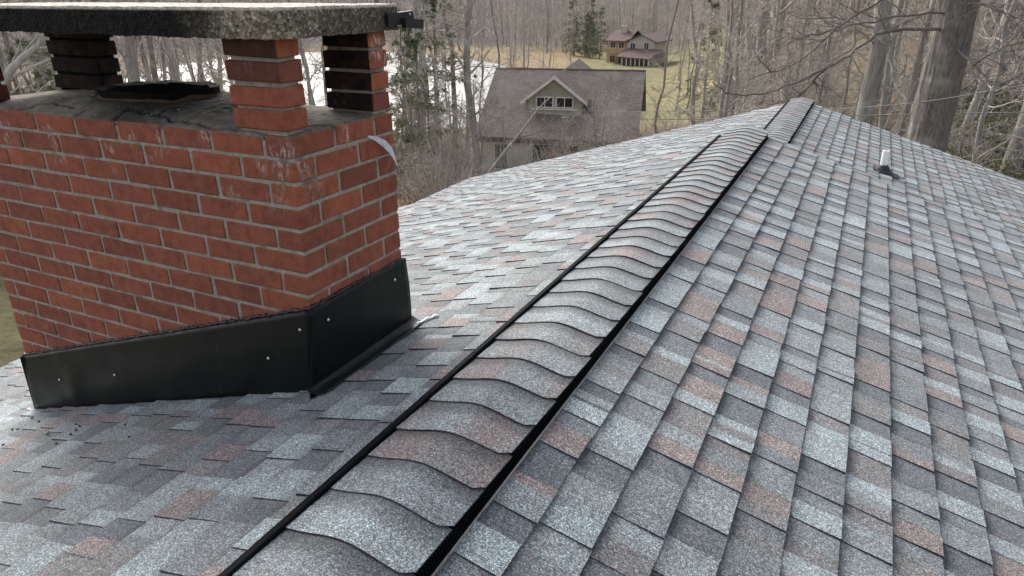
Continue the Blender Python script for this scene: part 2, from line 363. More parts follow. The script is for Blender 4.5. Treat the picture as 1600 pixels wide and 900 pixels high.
class Slope:
    def __init__(s, side, zr, y0, y1, ncourse, seed, rx=RX):
        s.side, s.zr, s.y0, s.y1, s.n, s.seed, s.rx = side, zr, y0, y1, ncourse, seed, rx
    def P(s, a, y, h): return Vector((s.rx + s.side*(a*CS + h*SN), y, s.zr - a*SN + h*CS))
    def pieces(s):
        r = random.Random(s.seed); out = []
        for k in range(s.n):
            ab = 0.1425 + EXP*k; y = s.y0 - r.uniform(0, .25) + 0.0; tooth = r.random() < .5
            wob = [r.uniform(-.0015, .0015) for _ in range(4)]
            yend = s.y1 + r.uniform(-.035, .02)
            while y < yend:
                wd = r.choice([.075, .095, .115, .135, .16, .185]) if tooth else r.choice([.055, .07, .085, .10, .125])
                ya, yb = max(y, s.y0), min(y+wd, yend)
                y += wd; tt = tooth; tooth = not tooth
                if yb-ya < 0.012: continue
                out.append((k, ab, ya, yb, tt, r.random()))
        return out
    def piece(s, mb, pc):
        k, ab, ya, yb, tooth, rd = pc; r = random.Random(int(rd*1e9))
        hb = (0.0098 if tooth else 0.0056) + r.uniform(-.0008, .0012); ht = 0.0016 if tooth else 0.0002
        j = r.uniform(-.002, .002); a0 = ab-EXP-0.012
        nb = 1
        if tooth and yb-ya > .10: nb = r.choice([1, 2, 2, 3])
        elif not tooth and yb-ya > .09: nb = r.choice([1, 1, 2])
        cuts = [0]+sorted(r.uniform(.25, .75) for _ in range(nb-1))+[1]; cols = [jit(pick(r, tooth), r) for _ in range(nb)]
        sg = 1 if s.side > 0 else -1
        lift = r.uniform(0, .0016); soft = .010
        st = [(ya, cols[0])]
        for i in range(1, nb):
            yc = ya+(yb-ya)*cuts[i]; st += [(yc-soft*r.uniform(.3, 1), cols[i-1]), (yc+soft*r.uniform(.3, 1), cols[i])]
        st.append((yb, cols[-1]))
        am = ab-EXP+0.028; hm = ht+(hb-ht)*(am-a0)/(ab-a0)
        row = [(a0, ht), (am-0.014, hm-0.0008), (am+0.014, hm+.0006), (ab+j, hb+lift)]
        kd = .54 if not tooth else .74        # shade below the upper course's butt, painted at the head of each exposure
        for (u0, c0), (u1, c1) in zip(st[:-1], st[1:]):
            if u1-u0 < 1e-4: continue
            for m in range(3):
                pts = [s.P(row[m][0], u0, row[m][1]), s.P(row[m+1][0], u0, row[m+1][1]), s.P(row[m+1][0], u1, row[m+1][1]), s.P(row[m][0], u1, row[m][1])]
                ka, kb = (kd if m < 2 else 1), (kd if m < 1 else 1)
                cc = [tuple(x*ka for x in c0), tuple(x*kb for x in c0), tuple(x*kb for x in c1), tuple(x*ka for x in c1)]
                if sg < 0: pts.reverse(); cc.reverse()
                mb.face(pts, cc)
        dk = (0.030, 0.032, 0.036)
        bt = [s.P(ab+j, ya, hb+lift), s.P(ab+j, ya, -.003), s.P(ab+j, yb, -.003), s.P(ab+j, yb, hb+lift)]
        if sg < 0: bt.reverse()
        mb.face(bt, dk)
        for yy, fl in ((ya, False), (yb, True)):
            sd = [s.P(a0, yy, ht), s.P(a0, yy, -.003), s.P(ab+j, yy, -.003), s.P(ab+j, yy, hb+lift)]
            if (sg < 0) != fl: sd.reverse()
            mb.face(sd, dk)
YB0, YN1, YF1 = -2.4, 4.0, 8.62
ZN, ZF = -0.579, -0.950
slopes = [('near right', Slope(1, ZN, YB0, YN1, 31, 11)), ('near left', Slope(-1, ZN, YB0, YN1, 32, 12)),
          ('far right', Slope(1, ZF, YN1+.06, YF1, 40, 13)), ('far left', Slope(-1, ZF, YN1+.06, YF1, 42, 14))]
allp = []
for si, (nm, sl) in enumerate(slopes):
    for pc in sl.pieces():
        p = sl.P(pc[1]-EXP/2, (pc[2]+pc[3])/2, 0.01); d = p-CAM; z = d.dot(fw)
        vis = False; ar = 0
        if z > 0.2:
            px, py = d.dot(r2)/z*1117.8/800, d.dot(u2)/z*1117.8/450
            vis = abs(px) < 1.0 and abs(py) < 1.0
            nrm = Vector((sl.side*SN, 0, CS)); ar = (pc[3]-pc[2])*EXP*abs(d.normalized().dot(nrm))/z**2
            # pieces hidden by the chimney or the ridge do not count
            if sl.side < 0 and -1.6 < p.x < 0 and 0 < p.y < .48: vis = False
        allp.append((ar if vis else 0, si, pc))
allp.sort(key=lambda e: -e[0])
chosen = allp[:300]; rest = allp[300:]
slope_obj = []
for si, (nm, sl) in enumerate(slopes):
    mb = MB(); L = 0.1425+EXP*(sl.n-1)
    y0, y1 = sl.y0, sl.y1-.01
    a1 = L-.012
    mb.hexa([sl.P(0, y0, -.07), sl.P(a1, y0, -.07), sl.P(a1, y1, -.07), sl.P(0, y1, -.07), sl.P(0, y0, -.001), sl.P(a1, y0, -.001), sl.P(a1, y1, -.001), sl.P(0, y1, -.001)] if sl.side > 0 else
            [sl.P(a1, y0, -.07), sl.P(0, y0, -.07), sl.P(0, y1, -.07), sl.P(a1, y1, -.07), sl.P(a1, y0, -.001), sl.P(0, y0, -.001), sl.P(0, y1, -.001), sl.P(a1, y1, -.001)])
    o = hpart(mb, 'roof_slope', M_deck); slope_obj.append(o)
for ar, si, pc in chosen:
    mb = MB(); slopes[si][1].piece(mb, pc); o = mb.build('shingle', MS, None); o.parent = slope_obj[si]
for si in range(4):
    mb = MB()
    for ar, s2, pc in rest:
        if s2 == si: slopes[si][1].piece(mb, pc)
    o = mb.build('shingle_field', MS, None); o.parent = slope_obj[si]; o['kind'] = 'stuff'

# ridge vents with cap shingles
def cap_z(zr, t):      # t = offset from the ridge line
    r = 0.045; return zr + 0.020 - TAN*(math.sqrt(t*t+r*r)-r*0.55) + .006*max(0, (abs(t)-.085)/.058)**1.6
def vent(zr, ya, yb, expo, seed, ylip):
    r = random.Random(seed); HW = 0.143
    v = MB(); prof = [(t, cap_z(zr, t)-.004) for t in np.linspace(-HW+.012, HW-.012, 12)] + [(HW-.012, zr-TAN*HW-.002), (-HW+.012, zr-TAN*HW-.002)]
    v.prism([(RX+t, ya+.01, z) for t, z in prof][::-1], (0, yb-ya-.05, 0))
    vo = hpart(v, 'ridge_vent', M_vent)
    def sub(mb, name, mat, smooth=False):
        o = mb.build(name, mat, None, smooth); o.parent = vo; return o
    # long edge lips in sections about 1.2 m long
    for side in (-1, 1):
        y = ya
        while y < (ylip if side < 0 else yb-.03):
            ye = min(y+1.22, (ylip if side < 0 else yb-.03)); lp = MB()
            zz = zr-TAN*(HW+.016)+r.uniform(0, .0015)
            if side < 0: ztop = cap_z(zr, HW)+.012; lp.prism([(RX-HW-.024, y, zz+.001), (RX-HW-.003, y, zz+.001), (RX-HW-.003, y, ztop-.002), (RX-HW-.006, y, ztop), (RX-HW-.018, y, ztop-.001), (RX-HW-.023, y, ztop-.005)][::-1], (0, ye-y-.002, 0))
            else: lp.box((RX+HW+.0065, y, zz-.004), (RX+HW+.0115, ye-.003, zz+.011))
            sub(lp, 'vent_lip', M_vent); y = ye
    lv = MB(); y = ya; ze = cap_z(zr, HW)-.004; x0, x1 = RX+HW-.006, RX+HW+.007; zl = zr-TAN*(HW+.007)+.010
    lv.hexa([(x0-.01, ya, zl-.012), (x1-.003, ya, zl-.012), (x1-.003, yb-.04, zl-.012), (x0-.01, yb-.04, zl-.012), (x0-.01, ya, ze-.004), (x0, ya, ze-.004), (x0, yb-.04, ze-.004), (x0-.01, yb-.04, ze-.004)])
    while y < yb-.05:
        lv.hexa([(x0, y, zl-.012), (x1, y, zl-.012), (x1, y+.0042, zl-.012), (x0, y+.0042, zl-.012), (x0-.002, y, ze+.001), (x0+.008, y, ze), (x0+.008, y+.0042, ze), (x0-.002, y+.0042, ze+.001)]); y += .0095
    o = sub(lv, 'louver_strip', M_vent); o['kind'] = 'stuff'
    ed = MB(); ym = ya
    while ym < yb-.02:
        ye = min(ym+r.choice([.61, .9, 1.22]), yb-.02); q = r.uniform(-.001, .0012)
        ed.box((RX+HW+.0118, ym, zr-TAN*(HW+.013)+.004+q), (RX+HW+.0136, ye, zr-TAN*(HW+.013)+.0110+q)); ym = ye
    sub(ed, 'metal_edge', M_trimm)
    k = 0; y = ya
    n = 14
    ts = np.linspace(-HW, HW, n)
    while y < yb-0.02:
        mb = MB(); u = r.random()
        cname = 'mid' if u < .30 else 'pale' if u < .62 else 'pink' if u < .78 else 'plum' if u < .9 else 'light'
        c = jit(cname, r); c2 = jit(r.choice(['mid', 'pale', 'pink', 'pale']), r)
        dx = r.uniform(-.004, .003); sk = r.uniform(-.007, .007); lft = r.uniform(0, .0015)
        ylen = expo+.018
        rows = [0.0, .006, .066, expo-.030, expo-.008, ylen]
        hs_ = [.0050+lft, .0050+lft, .0042, .0026, .0018, .0005]
        grid = []
        for yy, hh in zip(rows, hs_):
            line = []
            for i, t in enumerate(ts):
                e = max(0, (t-(HW-.026))/.026)      # rounded front corners
                yo = yy + (0.020*(1-math.sqrt(max(0, 1-e*e))) if yy < .03 else 0)
                lw = HW-t if t > 0 else HW+t
                line.append(Vector((RX+t+dx, y+yo+sk*t/HW, cap_z(zr, t)+hh - (.003*e))))
            grid.append(line)
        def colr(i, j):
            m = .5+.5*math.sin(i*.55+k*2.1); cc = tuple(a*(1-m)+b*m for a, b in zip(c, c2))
            if j >= 3: cc = tuple(x*(.44 if j >= 4 else .58) for x in cc)  # shade under the next cap's butt, painted into the granule colour
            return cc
        for j in range(len(rows)-1):
            for i in range(n-1):
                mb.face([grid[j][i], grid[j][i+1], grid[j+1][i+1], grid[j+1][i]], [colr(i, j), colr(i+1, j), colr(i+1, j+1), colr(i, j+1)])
        dk = (0.045, 0.047, 0.052); dn = Vector((0, 0, -.0032))
        for i in range(n-1): mb.face([grid[0][i]+dn, grid[0][i+1]+dn, grid[0][i+1], grid[0][i]], dk)
        for j in range(len(rows)-1):
            mb.face([grid[j][0]+dn, grid[j][0], grid[j+1][0], grid[j+1][0]+dn], dk)
            mb.face([grid[j][-1], grid[j][-1]+dn, grid[j+1][-1]+dn, grid[j+1][-1]], dk)
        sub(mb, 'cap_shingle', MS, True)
        y += expo*r.uniform(.96, 1.04); k += 1
vent(ZN, -2.36, 3.96, 0.1285, 5, 3.70)
vent(ZF, 4.08, 8.66, 0.1285, 6, 8.60)

# walls, fascias
def wallbox(lo, hi, name='wall', mat=M_side):
    mb = MB(); mb.box(lo, hi); return hpart(mb, name, mat)
hn = 0.1425+EXP*30; xn_r = RX+hn*CS; xn_l = RX-(0.1425+EXP*31)*CS; xf_r = RX+(0.1425+EXP*39)*CS; xf_l = RX-(0.1425+EXP*41)*CS
def gable(xl, xr, zr, y, th, zb):
    mb = MB(); e = .09
    mb.prism([(xl, y, zb), (xr, y, zb), (xr, y, zr-TAN*(xr-RX)-e), (RX, y, zr-e), (xl, y, zr-TAN*(RX-xl)-e)], (0, th, 0)); return hpart(mb, 'gable_wall', M_side)
gable(xn_l+.4, xn_r-.4, ZN, YN1-.22, .15, -4.75); gable(xn_l+.4, xn_r-.4, ZN, YB0+.25, .15, -4.75)
gable(xf_l+.45, xf_r-.45, ZF, YF1-.45, .15, -6.2); gable(xf_l+.45, xf_r-.45, ZF, YN1+.10, .12, -5.6)
for xx, zz, ya, yb in ((xn_l+.4, ZN-TAN*(RX-xn_l-.4)-.1, YB0+.4, YN1-.22), (xn_r-.55, ZN-TAN*(xn_r-.4-RX)-.14, YB0+.4, YN1-.22), (xf_l+.45, ZF-TAN*(RX-xf_l-.45)-.1, YN1+.22, YF1-.45), (xf_r-.6, ZF-TAN*(xf_r-.45-RX)-.14, YN1+.22, YF1-.45)):
    wallbox((xx, ya, -5.9), (xx+.15, yb, zz))
for sl, n in ((slopes[0][1], 31), (slopes[1][1], 32), (slopes[2][1], 40), (slopes[3][1], 42)):
    a = 0.1425+EXP*(n-1)-.004; p = sl.P(a, 0, 0); mb = MB()
    x0, x1 = sorted((p.x, p.x-sl.side*.02)); mb.box((x0, sl.y0+.02, p.z-.19), (x1, sl.y1-.04, p.z-.012)); hpart(mb, 'fascia', M_fascia)

# ------------------------------------------------------------------ chimney
ch = empty('chimney', (-0.78, 0.24, -4.7)); CHO = Vector((-0.78, 0.24, -4.7))
tag(ch, 'red brick chimney with soot-blackened concrete cap slab on brick pillars and black flashing', 'chimney')
def cpart(o, parent=ch):
    o.parent = parent
    if parent is ch: o.location = Vector(o.location)-CHO
    return o
W_, L_ = 1.562, 0.482; PZ = 0.0677; BH = 0.0570
core = MB(); core.box((-W_+.0042, .0042, -4.7), (-.0042, L_-.0042, -.010)); core_o = cpart(core.build('mortar_core', MMO))
_bc = {}
def brick_mesh(dx, dy, dz, v):
    key = (round(dx, 3), round(dy, 3), round(dz, 3), v)
    if key in _bc: return _bc[key]
    r = random.Random(hash(key) & 0xffff); bm = bmesh.new(); bmesh.ops.create_cube(bm, size=1)
    for q in bm.verts:
        q.co = Vector((q.co.x*dx, q.co.y*dy, q.co.z*dz)) + Vector((r.uniform(-.0012, .0012), r.uniform(-.0012, .0012), r.uniform(-.0012, .0012)))
    bmesh.ops.bevel(bm, geom=bm.edges[:], offset=.0035, segments=1, affect='EDGES')
    for q in bm.verts: q.co += Vector((r.uniform(-.0012, .0012), r.uniform(-.0012, .0012), r.uniform(-.0014, .0014)))
    me = bpy.data.meshes.new('brick'); bm.to_mesh(me); bm.free(); me.materials.append(MBR); _bc[key] = me; return me
br = random.Random(3)
def brick(x0, x1, y0, y1, zc, parent=ch, soot=0.0, h=BH, yaw=0):
    me = brick_mesh(x1-x0, y1-y0, h, br.randrange(3))
    o = link('brick', me, None, Vector(((x0+x1)/2+br.uniform(-.001, .001), (y0+y1)/2+br.uniform(-.001, .001), zc+br.uniform(-.001, .001))))
    o.rotation_euler = (br.uniform(-.006, .006), br.uniform(-.006, .006), br.uniform(-.008, .008)+yaw)
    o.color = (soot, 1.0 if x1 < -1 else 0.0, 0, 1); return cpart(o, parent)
J = .0055
for c in range(17):
    zc = -(c+.5)*PZ; zt = zc+BH/2
    def need(x): return zt > -.511+.3245*min(x, 0)-.03
    if c % 2 == 0:
        if need(0): brick(-.0925, 0, 0, .186, zc); brick(-.09, 0, .197, .3815, zc); brick(-.19, 0, .393, L_, zc)
        xs = [.098+.2*i for i in range(8)] + [W_+J]
        for a, b in zip(xs[:-1], xs[1:]):
            if b-a < .03: continue
            if need(-b): brick(-b+J, -a-J, 0, .09, zc)
        for a, b in ((.0955, .290), (.2955, .482)): 
            if zt > -1.02: brick(-W_, -W_+.09, a+J, b, zc)
    else:
        if need(0): brick(-.089, 0, .0985, .2885, zc); brick(-.09, 0, .2985, L_, zc)
        xs = [0-J] + [.194+.2*i for i in range(7)] + [W_+J]
        for a, b in zip(xs[:-1], xs[1:]):
            if need(-b): brick(-b+J, -a-J, 0, .09, zc)
        for a, b in ((.0955, .190), (.1955, .390), (.3955, .482)):
            if zt > -1.02: brick(-W_, -W_+.09, a+J, b, zc)
for c in range(2):      # top courses of the back face
    xs = [.10+.2*i+(.1 if c else 0) for i in range(8)]
    for a, b in zip(xs[:-1], xs[1:]):
        if b < W_-.08: brick(-b+J, -a-J-(.09 if (a < .15 and c == 0) else 0), L_-.09, L_, -(c+.5)*PZ)
# pillars of single bricks carrying the slab
def pillar(x0, x1, y0, y1, soots, z0=.004):
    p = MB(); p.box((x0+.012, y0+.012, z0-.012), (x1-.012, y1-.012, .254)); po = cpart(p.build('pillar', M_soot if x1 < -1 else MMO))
    pitch = .0640; z = z0+.006
    for k, s in enumerate(soots):
        h = min(BH-.0045, .252-z)
        if h < .02: break
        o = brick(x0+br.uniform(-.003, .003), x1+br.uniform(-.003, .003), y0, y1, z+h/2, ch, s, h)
        o.parent = po; o.location = Vector(o.location)+CHO
        z += pitch
    return po
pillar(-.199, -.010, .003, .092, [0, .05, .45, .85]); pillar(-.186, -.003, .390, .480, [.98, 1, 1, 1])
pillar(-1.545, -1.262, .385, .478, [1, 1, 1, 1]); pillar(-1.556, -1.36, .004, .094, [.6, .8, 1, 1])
# crown wash: broken mortar sheet rising to the flue
nx_, ny_ = 330, 110
gx = np.linspace(-W_+.004, -.004, nx_); gy = np.linspace(.002, L_-.004, ny_)
X, Y = np.meshgrid(gx, gy, indexing='ij')
fx0, fx1, fy0, fy1 = -1.00, -.60, .10, .42
dq = np.maximum(np.maximum(fx0-X, X-fx1), np.maximum(fy0-Y, Y-fy1)); dq = np.clip(dq, 0, 1)
edge = np.minimum(np.minimum(X+W_, -X), np.minimum(Y, L_-Y))
Z = -.004 + .034*sstep(.50, .0, dq)*sstep(-.01, .09, edge) + .006*sstep(0, .03, edge)
nzv = np.array([mnoise.noise(Vector((a*9, b*9, 0))) for a, b in zip(X.ravel(), Y.ravel())]).reshape(X.shape)
nz2 = np.array([mnoise.noise(Vector((a*38, b*38, 3))) for a, b in zip(X.ravel(), Y.ravel())]).reshape(X.shape)
Z += nzv*.007 + nz2*.0035
CK = np.zeros_like(X)
def crack(pts, wd, dep):
    global Z, CK
    for a, b in zip(pts[:-1], pts[1:]):
        a = np.array(a); b = np.array(b); ab = b-a; L2 = ab@ab
        tt = np.clip(((X-a[0])*ab[0]+(Y-a[1])*ab[1])/L2, 0, 1)
        d = np.hypot(X-a[0]-tt*ab[0], Y-a[1]-tt*ab[1]) + nz2*.002
        Z -= dep*np.clip(1-d/wd, 0, 1); CK = np.maximum(CK, np.clip(1.6*(1-d/wd), 0, 1))
def crk(p0, p1, n=7, amp=.012, seed=0):
    r = random.Random(seed); p0 = np.array(p0); p1 = np.array(p1)
    return [tuple(p0+(p1-p0)*k/n + (np.array([r.uniform(-amp, amp), r.uniform(-amp, amp)]) if 0 < k < n else 0)) for k in range(n+1)]
crack(crk((-.70, -.0), (-.69, .05), 3, .006, 1), .008, .018); crack(crk((-.55, .035), (-.20, .012), 9, .008, 2), .007, .020)
crack(crk((-.69, .05), (-.55, .035), 5, .006, 3), .007, .014); crack(crk((-1.22, .0), (-1.05, .05), 5, .008, 4), .008, .02)
crack(crk((-1.05, .05), (-.92, .03), 4, .006, 9), .006, .014); crack(crk((-.09, .0), (-.05, .12), 4, .008, 5), .007, .018)
crack(crk((-.89, .0), (-.87, .03), 3, .004, 6), .006, .014); crack(crk((-.05, .12), (-.0, .2), 4, .006, 7), .006, .014); crack(crk((-.55, .035), (-.52, .10), 4, .008, 8), .006, .012)
Z = np.where((X > fx0+.035) & (X < fx1-.035) & (Y > fy0+.025) & (Y < fy1-.025), -.5, Z)
Vv = np.stack([X, Y, Z], -1).reshape(-1, 3); ii = np.arange(nx_*ny_).reshape(nx_, ny_)
Ff = np.stack([ii[:-1, :-1], ii[1:, :-1], ii[1:, 1:], ii[:-1, 1:]], -1).reshape(-1, 4)
me = bpy.data.meshes.new('crown'); rim = list(ii[:, 0])
vl = Vv.tolist(); fl = Ff.tolist(); nb = len(vl)
for lp in (ii[:, 0], ii[-1, :], ii[::-1, -1], ii[0, ::-1]):
    lp = [int(q) for q in lp]; b0 = len(vl); vl += [[vl[q][0], vl[q][1], -.016] for q in lp]
    for k in range(len(lp)-1): fl.append((lp[k], b0+k, b0+k+1, lp[k+1]))
me.from_pydata(vl, [], fl); me.polygons.foreach_set('use_smooth', [True]*len(fl)); me.materials.append(MCR)
ckv = np.zeros(len(vl)); ckv[:CK.size] = CK.ravel(); at = me.color_attributes.new('Col', 'FLOAT_COLOR', 'POINT'); at.data.foreach_set('color', np.stack([ckv, ckv, ckv, np.ones_like(ckv)], 1).ravel()); cpart(link('crown', me))
# flue liner: clay tile ring with a sooty mouth
def ring(x0, x1, y0, y1, r, z, n=6):
    out = []
    for cx, cy, q0 in ((x1-r, y1-r, 0), (x0+r, y1-r, 90), (x0+r, y0+r, 180), (x1-r, y0+r, 270)):
        for k in range(n+1): a = R(q0+90*k/n); out.append((cx+r*math.cos(a), cy+r*math.sin(a), z))
    return out
fr = random.Random(9)
ro = ring(fx0+.01, fx1-.01, fy0+.005, fy1-.005, .12, -.02); zt = .060
rt_ = [(x, y, zt+fr.uniform(-.004, .005)) for x, y, z in ro]; ri = [(x*.86+.14*(-.80), y*.86+.14*.26, zt-.002+fr.uniform(-.004, .004)) for x, y, z in ro]; rb = [(x, y, -.6) for x, y, z in ri]
fm = MB(); n = len(ro)
for k in range(n):
    j = (k+1) % n; fm.face([ro[k], ro[j], rt_[j], rt_[k]])
fo = cpart(fm.build('flue_liner', M_clay, None, True))
sm = MB()
rt3 = [((x+.8)*1.012-.8, (y-.26)*1.012+.26, z+.004) for x, y, z in rt_]; rt2 = [(x, y, z-.020+fr.uniform(-.006, .006)) for x, y, z in rt3]
for k in range(n):
    j = (k+1) % n; sm.face([rt2[k], rt2[j], rt3[j], rt3[k]]); sm.face([rt3[k], rt3[j], ri[j], ri[k]]); sm.face([ri[k], ri[j], rb[j], rb[k]])
sm.face([p for p in rb]); o = sm.build('sooty_rim', M_soot, None, True); o.parent = fo
# cap slab
bm = bmesh.new(); sx0, sx1, sy0, sy1, sz0, sz1 = -1.60, .030, -.032, .535, .250, .325
nx_, ny_, nz_ = 190, 70, 12
def rr(u, a, b): return a+(b-a)*u
slab_v = {}; verts = []; faces = []
def sv_(i, j, k):
    key = (i, j, k)
    if key not in slab_v:
        slab_v[key] = len(verts); verts.append([rr(i/nx_, sx0, sx1), rr(j/ny_, sy0, sy1), rr(k/nz_, sz0, sz1)])
    return slab_v[key]
for i in range(nx_):
    for j in range(ny_):
        faces.append((sv_(i, j, nz_), sv_(i+1, j, nz_), sv_(i+1, j+1, nz_), sv_(i, j+1, nz_))); faces.append((sv_(i, j, 0), sv_(i, j+1, 0), sv_(i+1, j+1, 0), sv_(i+1, j, 0)))
    for k in range(nz_):
        faces.append((sv_(i, 0, k), sv_(i+1, 0, k), sv_(i+1, 0, k+1), sv_(i, 0, k+1))); faces.append((sv_(i+1, ny_, k), sv_(i, ny_, k), sv_(i, ny_, k+1), sv_(i+1, ny_, k+1)))
for j in range(ny_):
    for k in range(nz_):
        faces.append((sv_(nx_, j, k), sv_(nx_, j+1, k), sv_(nx_, j+1, k+1), sv_(nx_, j, k+1))); faces.append((sv_(0, j+1, k), sv_(0, j, k), sv_(0, j, k+1), sv_(0, j+1, k+1)))
V = np.array(verts); cr = .05
# chamfer the plan corners and roughen
cx, cy = (sx0+sx1)/2, (sy0+sy1)/2
for p in V:
    for (ax, ay) in ((sx1, sy0), (sx0, sy0), (sx1, sy1), (sx0, sy1)):
        dx, dy = abs(p[0]-ax), abs(p[1]-ay)
        if dx < cr and dy < cr:
            ux, uy = cr-dx, cr-dy; m = max(ux, uy); l = math.hypot(ux, uy)
            if l > 1e-6:
                f_ = (m/l); p[0] += (1-f_)*ux*(-1 if ax > cx else 1); p[1] += (1-f_)*uy*(-1 if ay > cy else 1)
    nv = mnoise.noise_vector(Vector(p)*45)*.0035 + mnoise.noise_vector(Vector(p)*110)*.0028 + mnoise.noise_vector(Vector(p)*9)*.003
    low = max(0, 1-(p[2]-sz0)/.02)
    p[0] += nv.x; p[1] += nv.y; p[2] += nv.z*(0.35 if p[2] > sz1-.001 else 1) - low*abs(mnoise.noise(Vector((p[0]*60, p[1]*60, 1))))*.004
me = bpy.data.meshes.new('cap_slab'); me.from_pydata(V.tolist(), [], faces); me.materials.append(MCO); bm.free()
cpart(link('cap_slab', me))
# flashing sheets
def flash_sheet(pts_uv, n, m, mapf, name):
    mb = MB(); vs = [[mapf(i/n, j/m) for j in range(m+1)] for i in range(n+1)]
    for i in range(n):
        for j in range(m): mb.face([vs[i][j], vs[i+1][j], vs[i+1][j+1], vs[i][j+1]])
    o = mb.build(name, MFL, None, True)
    bmm = bmesh.new(); bmm.from_mesh(o.data); bmesh.ops.remove_doubles(bmm, verts=bmm.verts, dist=1e-5); bmm.to_mesh(o.data); bmm.free()
    md = o.modifiers.new('thickness', 'SOLIDIFY'); md.thickness = .0016; md.offset = 0
    return cpart(o)
def ffront(u, v):
    x = -1.566+u*(1.566+.006); zt = -.511+.3245*min(x, 0); zb = -.785+TAN*x+.006
    x2 = x; z = zb+(zt-zb)*v
    y = -.010 - .012*math.sin(v*math.pi)*(.5+.5*mnoise.noise(Vector((x*3, v*2, 5)))) - .010*(1-v)
    y -= .012*math.exp(-((x+1.24)/.05)**2-((v-.35)/.3)**2)
    return (x2, y, z)
ff = flash_sheet(None, 60, 14, ffront, 'front_flashing')
def fright(u, v):
    y0 = -.012-.060*(1-v)**1.2
    y = y0+u*(.492-y0); zt = -.507-.004*u; zb = -.779+.004*u; z = zb+(zt-zb)*v
    return (.009+.010*(1-v)+.006*math.sin(v*math.pi)*(.4+.6*mnoise.noise(Vector((y*5, v*2, 8)))), y, z)
frt = flash_sheet(None, 30, 14, fright, 'side_flashing')
def fbase(u, v):
    y = -.085+u*.585; a = v
    x = .019+.052*a; h = .028*(1-a)**2+.003
    return (x, y+.02*a*(1-u), -.785+TAN*x+.012+h+.002*mnoise.noise(Vector((y*14, a*2, 2))))
flash_sheet(None, 40, 6, fbase, 'flashing_skirt')
def fleft(u, v):
    y = -.02+u*.52; zt = -1.018; zb = -.785+TAN*(-1.57)+.004; return (-1.568-.006*(1-v), y, zb+(zt-zb)*v)
flash_sheet(None, 8, 3, fleft, 'side_flashing')
def screw(p, ax, parent):
    mb = MB(); a = Vector(ax); mb.tube([Vector(p), Vector(p)+a*.003, Vector(p)+a*.0055], [.0058, .0055, .0028], 8)
    o = mb.build('screw', M_steel, None, True); o.parent = parent; o.location = Vector((0, 0, 0)) - 0*a
    return o
for x, z in ((-1.328, -1.064), (-.97, -.956), (-.176, -.704), (-.035, -.578)):
    vv = (z-(-.785+TAN*x))/((-.511+.3245*x)-(-.785+TAN*x)); q = ffront((x+1.566)/1.572, vv); screw((x, q[1]-.001, z), (0, -1, 0), ff)
for y, z in ((.051, -.564), (.407, -.562)): q = fright(.5, .8); screw((q[0]+.002, y, z), (1, 0, 0), frt)
# tar bead along the top of the flashing
def bead(pts, name='sealant_bead', rad=.0055, mat=M_tar, par=None, n=6):
    r = random.Random(4); mb = MB(); out = []; rad_ = []
    for a, b in zip(pts[:-1], pts[1:]):
        a = Vector(a); b = Vector(b); m = max(2, int((b-a).length/.008))
        for k in range(m): out.append(a+(b-a)*k/m+Vector((r.uniform(-.0015, .0015), r.uniform(-.0015, .0015), r.uniform(-.0025, .004)))); rad_.append(rad*r.uniform(.55, 1.45))
    out.append(Vector(pts[-1])); rad_.append(rad*.6)
    mb.tube(out, rad_, n); return cpart(mb.build(name, mat, None, True))
bead([(-1.565, -.004, -1.016), (-.8, -.004, -.768), (.004, -.006, -.505), (.004, .25, -.508), (.004, .488, -.512)])
bead([(.055, .470, -.756), (.072, .520, -.748), (.095, .555, -.745)], 'white_sealant_smear', .0065, M_white); bead([(-1.60, -.035, -1.272), (-1.575, -.03, -1.268)], 'white_sealant_smear', .006, M_white)

# small things on the chimney
mb = MB(); mp = [(.006, .334, -.056), (.022, .352, -.064), (.030, .385, -.086), (.032, .415, -.112), (.026, .440, -.142), (.020, .462, -.172)]
tw = [0.2, .5, .9, 1.3, 1.7, 2.0]; wd = [.003, .007, .011, .011, .007, .003]
prev = None
for p, a, w2 in zip(mp, tw, wd):
    d = Vector((math.cos(a)*.3, math.sin(a)*.4, .9)).normalized()*w2; cur = (Vector(p)-d, Vector(p)+d)
    if prev:
        mb.hexa([prev[0], cur[0], cur[0]+Vector((.0012, 0, 0)), prev[0]+Vector((.0012, 0, 0)), prev[1], cur[1], cur[1]+Vector((.0012, 0, 0)), prev[1]+Vector((.0012, 0, 0))])
    prev = cur
st = empty('metal_strap', mp[0]); tag(st, 'short twisted strip of shiny foil hanging from a mortar joint of the chimney', 'strap')
o = mb.build('foil_strip', M_tape, None); o.parent = st; o.location = -Vector(mp[0])
mb = MB(); mb.tube([mp[-1], (.02, .470, -.190), (.018, .470, -.205)], [.003, .0045, .006], 6); o = mb.build('wire_tail', M_trimm, None); o.parent = st; o.location = -Vector(mp[0])
bk = empty('metal_bracket', (.04, .44, .28)); tag(bk, 'small black metal bracket fixed to the end of the concrete chimney slab', 'bracket')
mb = MB(); mb.hexa([(.034, .430, .262), (.046, .430, .262), (.046, .575, .268), (.034, .575, .268), (.034, .430, .298), (.046, .430, .298), (.046, .568, .304), (.034, .568, .304)])
o = mb.build('back_plate', M_black, None); o.parent = bk; o.location = -Vector((.04, .44, .28))
mb = MB(); mb.hexa([(.047, .500, .256), (.062, .500, .256), (.062, .600, .248), (.047, .600, .248), (.047, .500, .284), (.062, .500, .284), (.062, .602, .276), (.047, .602, .276)])
o = mb.build('clamp_arm', M_black, None); o.parent = bk; o.location = -Vector((.04, .44, .28))
mb = MB(); mb.tube([(.046, .545, .294), (.0505, .545, .294)], .004, 8); o = mb.build('bolt', M_steel, None); o.parent = bk; o.location = -Vector((.04, .44, .28))

